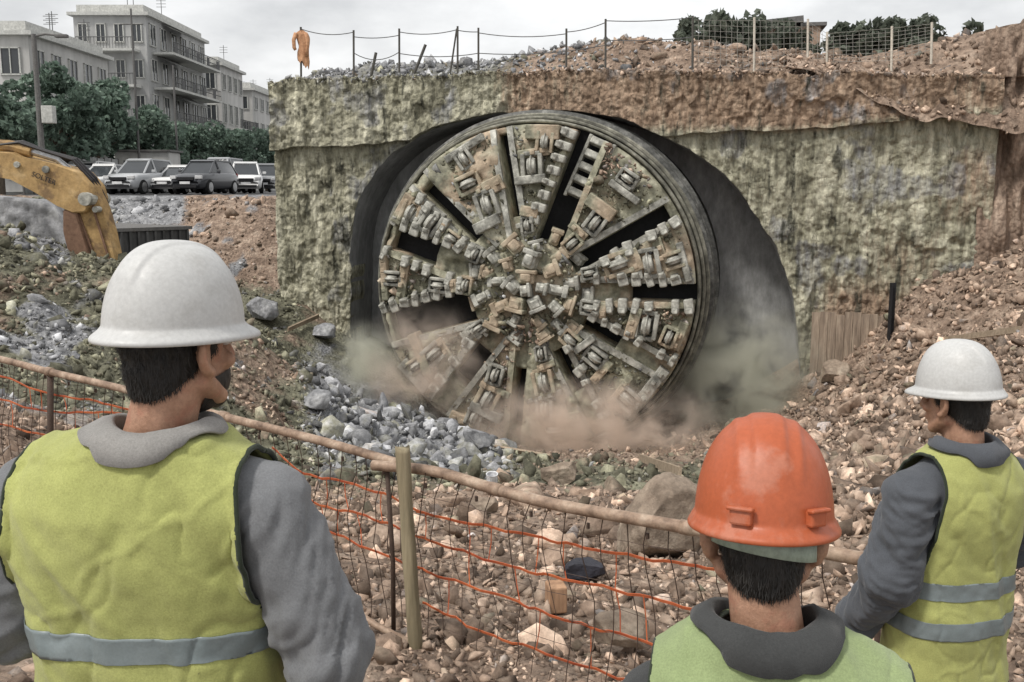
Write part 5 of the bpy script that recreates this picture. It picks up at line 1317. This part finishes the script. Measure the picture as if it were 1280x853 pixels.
TORSO = [(.72, 0, .0, .185, .13), (.86, 0, .0, .172, .12), (.95, 0, 0, .178, .128), (1.06, 0, .0, .168, .122), (1.18, 0, 0, .178, .128), (1.29, 0, -.005, .192, .136), (1.37, 0, -.012, .195, .126), (1.42, 0, -.02, .178, .100), (1.455, 0, -.025, .135, .080), (1.485, 0, -.025, .090, .068), (1.51, 0, -.02, .068, .062)]
def folds_vest(V, seed, amp=1.0):
    x, y, z = V.T
    p1 = np.c_[x * 8.5 + .35 * z * 6, y * 8, z * 1.6]
    d = .012 * (1 - 2 * np.abs(fbm(p1, 3, seed))) * (.35 + .65 * sst(1.46, 1.15, z))
    p2 = np.c_[x * 5, y * 5, z * 11 + x * 5]
    d += .006 * fbm(p2, 3, seed + 5) * sst(1.30, 1.05, z)
    p3 = np.c_[(x + .9 * (z - 1.4)) * 12, y * 6, (z - .5 * x) * 3]                  # drag lines from the shoulders
    d += .0055 * (1 - 2 * np.abs(fbm(p3, 2, seed + 9))) * sst(1.05, 1.3, z)
    cr = np.maximum(0, 1 - np.abs(fbm(np.c_[(x + .5 * z) * 6, y * 5, (z - .7 * x) * 5], 3, seed + 15)) * 7) ** 2; d += .0032 * cr
    cr = np.maximum(0, 1 - np.abs(fbm(np.c_[(x - .4 * z) * 7, y * 5, (z + .5 * x) * 3.2], 3, seed + 19)) * 8) ** 2; d -= .0042 * cr
    d += .0016 * fbm(V * 38, 3, seed + 11)
    return amp * d

def person(label, head_px, ground_zr, yaw, head_yaw, head_pitch, arms, vest_mat, shirt_mat, collar_mat, helmet_mat, seed, wide=1.0, tape=(), hunch=0.0, clips=False, band=None, beard=False, armhole=.190, hem=.74, tall_collar=1.0, vest_low=None, shirt_amp=1.0, brim=(.018, .034), crest=0, roll=0.0, flat_vest=1.0, hat_size=(.107, .130, .150), shift=0.0, neck=0.0, azc=1.10):
    HWp = P(*head_px); gz = CZ + ground_zr
    Hp = Matrix.Rotation(R(head_yaw), 4, 'Z') @ Matrix.Rotation(R(roll), 4, 'Y') @ Matrix.Rotation(R(-head_pitch), 4, 'X')
    piv = Vector((shift, -.02 + hunch * .9, 1.505 - hunch * .55)); hc = piv + Hp.to_3x3() @ Vector((0, .025, .13 - hunch * .45 * 0)) - Vector((0, 0, hunch * .45 - neck)); k = (HWp.z - gz) / hc.z
    root = thing('person', label, 'person', rz=R(yaw))
    Rz = Matrix.Rotation(R(yaw), 3, 'Z'); off = Rz @ (hc * k); root.location = (HWp.x - off.x, HWp.y - off.y, gz); root.scale = (k, k, k)
    HM = Matrix.Translation(hc) @ Hp                                     # head space -> body space
    def H(p): return HM @ Vector(p)
    H3 = Hp.to_3x3()
    def bend(V):                                                          # round the upper back forward
        V = np.array(V); t = sst(1.0, 1.5, V[:, 2]); V[:, 0] += shift * sst(1.38, 1.56, V[:, 2]); V[:, 1] += hunch * .9 * t; V[:, 2] -= hunch * .55 * t; return V
    def bp(p): return Vector(bend([p])[0])
    # ---- body: one continuous skin from head to feet
    bm = bmesh.new()
    loft(bm, [(z, cx, cy, rx * wide * .88, ry * .85) for z, cx, cy, rx, ry in TORSO[1:-2]])
    for v in bm.verts: v.co = bp(v.co)
    chain(bm, [bp((0, -.025, 1.40)), bp((0, -.02, 1.49)), H((0, -.022, -.075)), H((0, -.012, -.02))], [.068, .060, .058, .062])
    ball(bm, H((0, -.008, .030)), (.076, .096, .098), H3); ball(bm, H((0, .028, -.050)), (.058, .068, .066), H3); ball(bm, H((0, .072, -.094)), (.026, .022, .020), H3)
    for sx in (-1, 1):
        chain(bm, [H((sx * .060, .0, -.055)), H((sx * .040, .055, -.088)), H((0, .082, -.097))], [.020, .017, .016])   # jaw
        chain(bm, [H((sx * .016, .088, .028)), H((sx * .045, .074, .026))], [.012, .010]); ball(bm, H((sx * .046, .066, -.025)), (.020, .018, .016), H3)
        chain(bm, [H((sx * .022, .092, -.060)), H((0, .099, -.057))], [.007, .009])
        er = H3 @ Matrix.Rotation(R(sx * 24), 3, 'Z')
        ball(bm, H((sx * .082, -.014, -.010)), (.008, .021, .032), er); chain(bm, [H((sx * .082, .004, -.036)), H((sx * .089, -.014, -.034)), H((sx * .097, -.030, -.012)), H((sx * .099, -.033, .008)), H((sx * .093, -.018, .024)), H((sx * .085, .0, .020))], [.0075, .0075, .0075, .0075, .0075, .006]); ball(bm, H((sx * .081, .0, -.040)), .009)
    chain(bm, [H((0, .090, .022)), H((0, .106, -.004)), H((0, .116, -.026))], [.009, .011, .014]); ball(bm, H((.012, .103, -.030)), .010); ball(bm, H((-.012, .103, -.030)), .010)
    for sx in (-1, 1):
        sh, el, wr = [Vector(q) for q in arms[(sx + 1) // 2]]; sh = bp(sh)
        chain(bm, [sh, sh.lerp(el, .5), el, el.lerp(wr, .4), wr], [.058, .050, .041, .040, .028])
        hd = (wr - el).normalized(); side = hd.cross(Vector((0, 0, 1)));  side = (side if side.length > .1 else Vector((1, 0, 0))).normalized(); nrm = side.cross(hd)
        pc = wr + hd * .055; ball(bm, pc, (.040, .018, .050), Matrix((side, nrm, hd)).transposed())
        for q, (fx, fl) in enumerate(((-.030, .070), (-.010, .080), (.011, .076), (.030, .060))):
            b_ = pc + side * fx + hd * .035; chain(bm, [b_, b_ + hd * fl * .5 - nrm * .008, b_ + hd * fl * .85 - nrm * .030], [.0095, .0088, .0075], 8)
        tb = wr + hd * .03 - side * .030 * sx; chain(bm, [tb, tb + hd * .035 - side * .028 * sx, tb + hd * .065 - side * .036 * sx - nrm * .01], [.013, .011, .009], 8)
    for sx in (-1, 1):
        chain(bm, [(sx * .09, 0, .90), (sx * .105, .01, .50), (sx * .11, -.01, .10)], [.082, .055, .040]); chain(bm, [(sx * .11, -.03, .05), (sx * .12, .12, .035)], [.042, .032])
    me, V, N_ = vox(bm, .0058, 3)
    fin('body', me, SKIN, root)
    for sx in (-1, 1):
        bm = bmesh.new(); ball(bm, H((sx * .031, .080, .010)), .012); bm_obj('eye', bm, EYEW, root, True)
    # ---- hair
    bm = bmesh.new(); ball(bm, H((0, -.012, .030)), (.0815, .0985, .102), H3); chain(bm, [H((0, -.030, .0)), H((0, -.035, -.045))], [.072, .064])
    me, V, N_ = vox(bm, .005, 3); setco(me, V + N_ * (.0035 * fbm(V * np.array([110, 110, 45]), 3, seed))[:, None])
    lo = H((0, -.06, -.068)); nn = (H3 @ Vector((0, .62, -.78))).normalized()
    cutmesh(me, [(lo, nn, True), (H((0, .030, .03)), (H3 @ Vector((0, 1, -.2))).normalized(), True)])
    hb = bmesh.new(); hb.from_mesh(me); hv = [(v.co.copy(), v.normal.copy()) for v in hb.verts]; hr = random.Random(seed); dn = H3 @ Vector((0, -.1, -1))
    for q in range(7000):                     # short strands lying on the hair
        c_, n_ = hv[hr.randrange(len(hv))]; tg = (dn - n_ * dn.dot(n_)); tg = (tg.normalized() + Vector((hr.gauss(0, .25), hr.gauss(0, .25), hr.gauss(0, .25)))).normalized(); sd_ = n_.cross(tg).normalized() * .0009
        c_ = c_ + n_ * .0008; e_ = c_ + tg * hr.uniform(.006, .014) + n_ * hr.uniform(.001, .005); hb.faces.new((hb.verts.new(c_ - sd_), hb.verts.new(c_ + sd_), hb.verts.new(e_)))
    hb.to_mesh(me); hb.free(); fin('hair', me, HAIR, root)
    if beard:
        bm = bmesh.new(); ball(bm, H((0, .030, -.055)), (.063, .071, .068), H3); ball(bm, H((0, .076, -.095)), (.030, .026, .024), H3)
        me, V, N_ = vox(bm, .005, 2); setco(me, V + N_ * (.002 * fbm(V * 90, 3, seed))[:, None])
        cutmesh(me, [(H((0, 0, -.056)), (H3 @ Vector((0, -.22, 1))).normalized(), True), (H((0, .005, -.04)), (H3 @ Vector((0, -1, -.15))).normalized(), True)]); fin('beard', me, HAIR, root)
    # ---- shirt with sleeves
    bm = bmesh.new(); loft(bm, [(z, cx, cy, rx * wide, ry) for z, cx, cy, rx, ry in TORSO[:-1]])
    for v in bm.verts: v.co = bp(v.co)
    segs = []
    for sx in (-1, 1):
        sh, el, wr = [Vector(q) for q in arms[(sx + 1) // 2]]; sh = bp(sh); wr2 = el.lerp(wr, .93)
        chain(bm, [bp((sx * .10, -.02, 1.395)), sh, sh.lerp(el, .35), sh.lerp(el, .75), el, el.lerp(wr2, .35), wr2], [.072, .078, .078, .070, .066, .062, .050]); segs += [(sh, el), (el, wr2)]
    me, V, N_ = vox(bm, .0075, 5)
    d = .004 * fbm(V * 9, 3, seed + 2)
    for a, b in segs:
        a, b = np.array(a), np.array(b); ax = b - a; L_ = np.linalg.norm(ax); ax /= L_
        t = (V - a) @ ax; rad = V - a - t[:, None] * ax; dist = np.linalg.norm(rad, axis=1); w = sst(.13, .10, dist) * sst(-.05, .02, t) * sst(L_ + .06, L_ - .01, t)
        q = rad * 7; q = q + ax[None] * (t * 17 + 1.6 * np.sin(rad @ np.array([9., 14., 6.])))[:, None]
        bendw = .55 + .9 * np.exp(-((t - (L_ if a is segs[0][0] or True else 0)) / .10) ** 2) + .5 * np.exp(-(t / .08) ** 2)
        d += w * shirt_amp * (.014 * (1 - 2.1 * np.abs(fbm(q, 3, seed + 3))) * bendw + .006 * fbm(V * 20, 3, seed + 6) - .0045 * np.maximum(0, 1 - np.abs(fbm(q * .8 + 7, 3, seed + 8)) * 6) ** 2)
    setco(me, V + N_ * d[:, None])
    cutmesh(me, [(bp((0, 0, 1.475)), Vector((0, -.15, 1)).normalized(), True)]); fin('shirt', me, shirt_mat, root)
    # ---- collar: stand and turned-down fall
    def collar_ring(prof, n=72, gap=.5):
        V = []
        for j, (rx, ry, z, cy) in enumerate(prof):
            for q in range(n + 1):
                a = math.pi / 2 + gap + (2 * math.pi - 2 * gap) * q / n
                back = .5 - .5 * math.sin(a); wob = 1 + .025 * math.sin(a * 5 + j + seed) 
                V.append((rx * wob * math.cos(a), cy + ry * wob * math.sin(a), z - .016 * back * (0, 0, .2, .2, .5, 1)[j] + (0, 0, .2, .2, .6, 1)[j] * .030 * math.cos(a) ** 2 + .003 * math.sin(a * 3 + seed) - .035 * max(0, math.sin(a)) ** 2))
        return bend(V), n + 1
    hh = .052 * tall_collar
    Vc, nn_ = collar_ring([(.098, .090, 1.445, -.028), (.088, .080, 1.470 + hh * .4, -.024), (.084, .078, 1.478 + hh * .8, -.022), (.088, .083, 1.481 + hh * .8, -.023), (.103, .094, 1.480 + hh * .4, -.030), (.122, .106, 1.474 - hh * .1, -.036)])
    Vg = Vc.reshape(-1, nn_, 3); kz = np.hanning(15); kz /= kz.sum()
    for j_ in (4, 5): Vg[j_, :, 2] = np.convolve(np.pad(Vg[j_, :, 2], 7, 'edge'), kz, 'valid') + .004
    Vc = Vg.reshape(-1, 3) + .003 * np.c_[fbm(Vc * 30, 2, seed), fbm(Vc * 30, 2, seed + 1), fbm(Vc * 30, 2, seed + 2)]
    # ---- vest
    bm = bmesh.new(); loft(bm, [(z, cx, cy, rx * wide + .019, ry + .019) for z, cx, cy, rx, ry in TORSO[:-1]])
    for v in bm.verts: v.co = bp(v.co)
    for sx in (-1, 1):
        sh = bp(arms[(sx + 1) // 2][0]); chain(bm, [bp((sx * .09, -.022, 1.402)), sh + Vector((0, 0, .004)), sh.lerp(Vector(arms[(sx + 1) // 2][1]), .25)], [.084, .094, .097])
    me, V, N_ = vox(bm, .0068, 6)
    fv = folds_vest(V, seed + 20, flat_vest); V2 = V + N_ * fv[:, None]
    setco(me, V2)
    base = me.copy()
    ah = armhole * wide; zb = hem
    pl = [((0, 0, zb), (0, 0, -1), True),
          ((ah, 0, 1.28), Vector((1, 0, .10)).normalized(), False), ((-ah, 0, 1.28), Vector((-1, 0, .10)).normalized(), False), ((0, 0, azc), (0, 0, 1), False)]
    inarm = lambda f: f.z > azc and abs(f.x) - ah + .10 * (f.z - 1.28) > 0
    nc_ = bp((shift * .0, -.028, 1.46)); nrx, nry = .090, .084
    cutmesh(me, pl, lambda f: not inarm(f) and not (f.z > nc_.z - .045 and ((f.x - nc_.x) / nrx) ** 2 + ((f.y - nc_.y) / nry) ** 2 < 1))
    bm = bmesh.new(); bm.from_mesh(me)
    for v in bm.verts:
        if v.is_boundary and v.co.z > nc_.z - .07 and ((v.co.x - nc_.x) / nrx) ** 2 + ((v.co.y - nc_.y) / nry) ** 2 < 1.35:
            q_ = math.hypot((v.co.x - nc_.x) / nrx, (v.co.y - nc_.y) / nry); v.co.x = nc_.x + (v.co.x - nc_.x) / q_; v.co.y = nc_.y + (v.co.y - nc_.y) / q_
    bm.to_mesh(me); bm.free(); o = fin('vest', me, vest_mat, root); so = o.modifiers.new('t', 'SOLIDIFY'); so.thickness = .004; so.offset = 1
    for eb in boundary_tubes(me, .0052): bm_obj('vest_binding', eb, EDGE, root, True)
    bv = BVHTree.FromObject(o, bpy.context.evaluated_depsgraph_get())
    for q in range(len(Vc)):
        if q >= 3 * nn_:
            h_ = bv.ray_cast(Vector(Vc[q]) + Vector((0, 0, .25)), Vector((0, 0, -1)))
            if h_[0] is not None and h_[0].z < Vc[q][2] + .09: Vc[q][2] = max(Vc[q][2], h_[0].z + (.004, .007, .009)[min(q // nn_ - 3, 2)])
    o = np_mesh('collar', Vc, [gridf(6, nn_)], collar_mat, root, smooth=True); so = o.modifiers.new('t', 'SOLIDIFY'); so.thickness = .004
    for z0, z1 in tape:
        mt_ = base.copy(); cutmesh(mt_, pl[1:] + [((0, 0, z0), (0, 0, -1), True), ((0, 0, z1), (0, 0, 1), True)], lambda f: not inarm(f))
        t_ = fin('reflective_tape', mt_, TAPE, root); Vt = np.empty(len(mt_.vertices) * 3); mt_.vertices.foreach_get('co', Vt); Nt = np.empty(len(mt_.vertices) * 3); mt_.vertices.foreach_get('normal', Nt)
        setco(mt_, Vt.reshape(-1, 3) + Nt.reshape(-1, 3) * .0065); so = t_.modifiers.new('t', 'SOLIDIFY'); so.thickness = .001
    # ---- trousers and boots, below the frame
    bm = bmesh.new(); loft(bm, [(.84, 0, 0, .16, .12), (.95, 0, 0, .172, .122), (1.02, 0, 0, .165, .118)])
    for sx in (-1, 1): chain(bm, [(sx * .09, 0, .88), (sx * .105, .01, .50), (sx * .11, -.01, .12)], [.098, .082, .075])
    me, V, N_ = vox(bm, .013, 4); setco(me, V + N_ * (.008 * fbm(V * np.array([9, 9, 16]), 3, seed))[:, None]); fin('trousers', me, TROU, root)
    for sx in (-1, 1):
        bm = bmesh.new(); chain(bm, [(sx * .11, -.02, .14), (sx * .11, -.03, .06)], [.058, .056]); chain(bm, [(sx * .11, -.03, .05), (sx * .12, .14, .045)], [.052, .044])
        me, V, N_ = vox(bm, .008, 3); V[:, 2] = np.maximum(V[:, 2], .0); setco(me, V); fin('boot', me, BOOT, root)
    # ---- hard hat
    nA, nT = 120, 30; a = np.linspace(0, 2 * math.pi, nA, endpoint=False); Vh = []
    ax_, by_, hz_ = hat_size; zb = .034
    front = np.maximum(0, np.sin(a)) ** 3
    back = np.maximum(0, -np.sin(a)) ** 2
    lip = brim[0] + brim[1] * front + .006 * back
    def ring(rx, ry, z): return np.c_[rx * np.cos(a), ry * np.sin(a) - .004, z]
    rows = []
    rows.append(ring(ax_ + lip - .002, by_ + lip - .002, zb - .018 - .006 * front)); rows.append(ring(ax_ + lip, by_ + lip, zb - .014 - .006 * front)); rows.append(ring(ax_ + lip - .001, by_ + lip - .001, zb - .009 - .005 * front))
    rows.append(ring(ax_ + lip * .6, by_ + lip * .6, zb - .004 - .002 * front)); rows.append(ring(ax_ + .006, by_ + .006, zb + .001 + 0 * a)); rows.append(ring(ax_ + .001, by_ + .001, zb + .007 + 0 * a))
    for t in np.linspace(.06, math.pi / 2 - .012, nT):
        cr = math.cos(t) ** .80; z = zb + hz_ * math.sin(t) ** .98
        p = ring(ax_ * cr, by_ * cr, z + 0 * a); x = p[:, 0]; y = p[:, 1]
        rg = (.0042 * sst(.030, .022, np.abs(x)) + (.0035 * (np.exp(-((np.abs(x) - .047) / .006) ** 2)) if crest else 0)) * sst(.055, .10, z - zb + 0 * x) * sst(.145, .10, np.abs(y))
        nl_ = np.c_[p[:, 0] / ax_ ** 2, p[:, 1] / by_ ** 2, (p[:, 2] - zb) / hz_ ** 2]; nl_ /= np.linalg.norm(nl_, axis=1, keepdims=True)
        rows.append(p + nl_ * rg[:, None])
    Vh = np.concatenate(rows); nr_ = len(rows)
    Vw = np.array([H(p)[:] for p in Vh])
    hat = np_mesh('hard_hat', Vw, [gridf(nr_, nA, wrap=True), np.array([list(range((nr_ - 1) * nA, nr_ * nA))])], helmet_mat, root, smooth=True)
    so = hat.modifiers.new('t', 'SOLIDIFY'); so.thickness = .003; so.offset = -1; su = hat.modifiers.new('s', 'SUBSURF'); su.levels = su.render_levels = 1
    if clips:
        for ang in clips:
            aa = R(ang); c = Vector((ax_ * math.cos(aa) * 1.02, by_ * math.sin(aa) * 1.02 - .004, zb + .022)); bm = bmesh.new()
            nrm_a = math.atan2(math.sin(aa) / by_, math.cos(aa) / ax_)
            rot = H3 @ Matrix.Rotation(nrm_a + math.pi / 2, 3, 'Z'); add_box(bm, H(c), (.036, .016, .026), rot, .004); add_box(bm, H(c + Vector((math.cos(aa) * .006, math.sin(aa) * .006, .013))), (.044, .014, .007), rot, .003); bm_obj('helmet_lug', bm, helmet_mat, hat)
    if band:
        na = 60; Vb = []
        for j, dz in enumerate((-.013, .013)):
            for q in range(na):
                an = 2 * math.pi * q / na; y_ = .1035 * math.sin(an) - .012; Vb.append(H((.0865 * math.cos(an) , y_ , band[0] + dz + band[1] * (-math.sin(an)) - .012 * math.cos(an)))[:])
        o = np_mesh('headband', Vb, [gridf(2, na, wrap=True)], band[2], root, smooth=True); so = o.modifiers.new('t', 'SOLIDIFY'); so.thickness = .003
    return root

BANDM = pmat('pale_strap', flat2((.34, .40, .33)), scale=9, rough=.7, bump=.2)
ARM_W = [[(-.215, -.02, 1.365), (-.285, -.03, 1.11), (-.20, .20, 1.08)], [(.222, -.02, 1.365), (.34, -.06, 1.10), (.24, .20, 1.06)]]
person('nearest worker, at the left, in white helmet, grey shirt and yellow green vest', (222, 434, 1.75), -1.95, -8, -23, 2, ARM_W,
       VEST1, GREYC, COLL, HW, 3, wide=1.13, tape=((1.118, 1.165),), beard=True, armhole=.192, brim=(.016, .022), tall_collar=.7, flat_vest=1.2, shirt_amp=.75, hat_size=(.104, .128, .148), shift=.045)
ARM_O = [[(-.185, -.02, 1.335), (-.25, -.02, 1.10), (-.22, .16, .95)], [(.185, -.02, 1.335), (.26, -.02, 1.10), (.20, .20, 1.02)]]
person('worker in orange helmet with dark collar and pale green vest, seen from behind', (953, 671, 1.58), -2.15, -12, 2, 8, ARM_O,
       VEST3, CHAR, CHAR, HO, 7, wide=1.05, tape=((1.06, 1.11),), hunch=.06, neck=.028, shift=-.03, clips=(248, 308), band=(-.006, .010, BANDM), armhole=.205, brim=(.012, .020), crest=1, tall_collar=.95, hat_size=(.113, .138, .170))
ARM_R = [[(-.200, -.03, 1.368), (-.26, -.03, 1.10), (-.255, .14, .88)], [(.20, -.02, 1.368), (.28, .02, 1.12), (.17, .26, 1.12)]]
person('worker at the right edge in white helmet and dark jacket under a vest', (1196, 500, 2.96), -2.25, 20, 12, 4, ARM_R,
       VEST2, DENIM, DENIM, HW, 12, wide=1.0, tape=((.93, .985), (1.05, 1.105)), armhole=.165, brim=(.010, .030), shirt_amp=1.2)
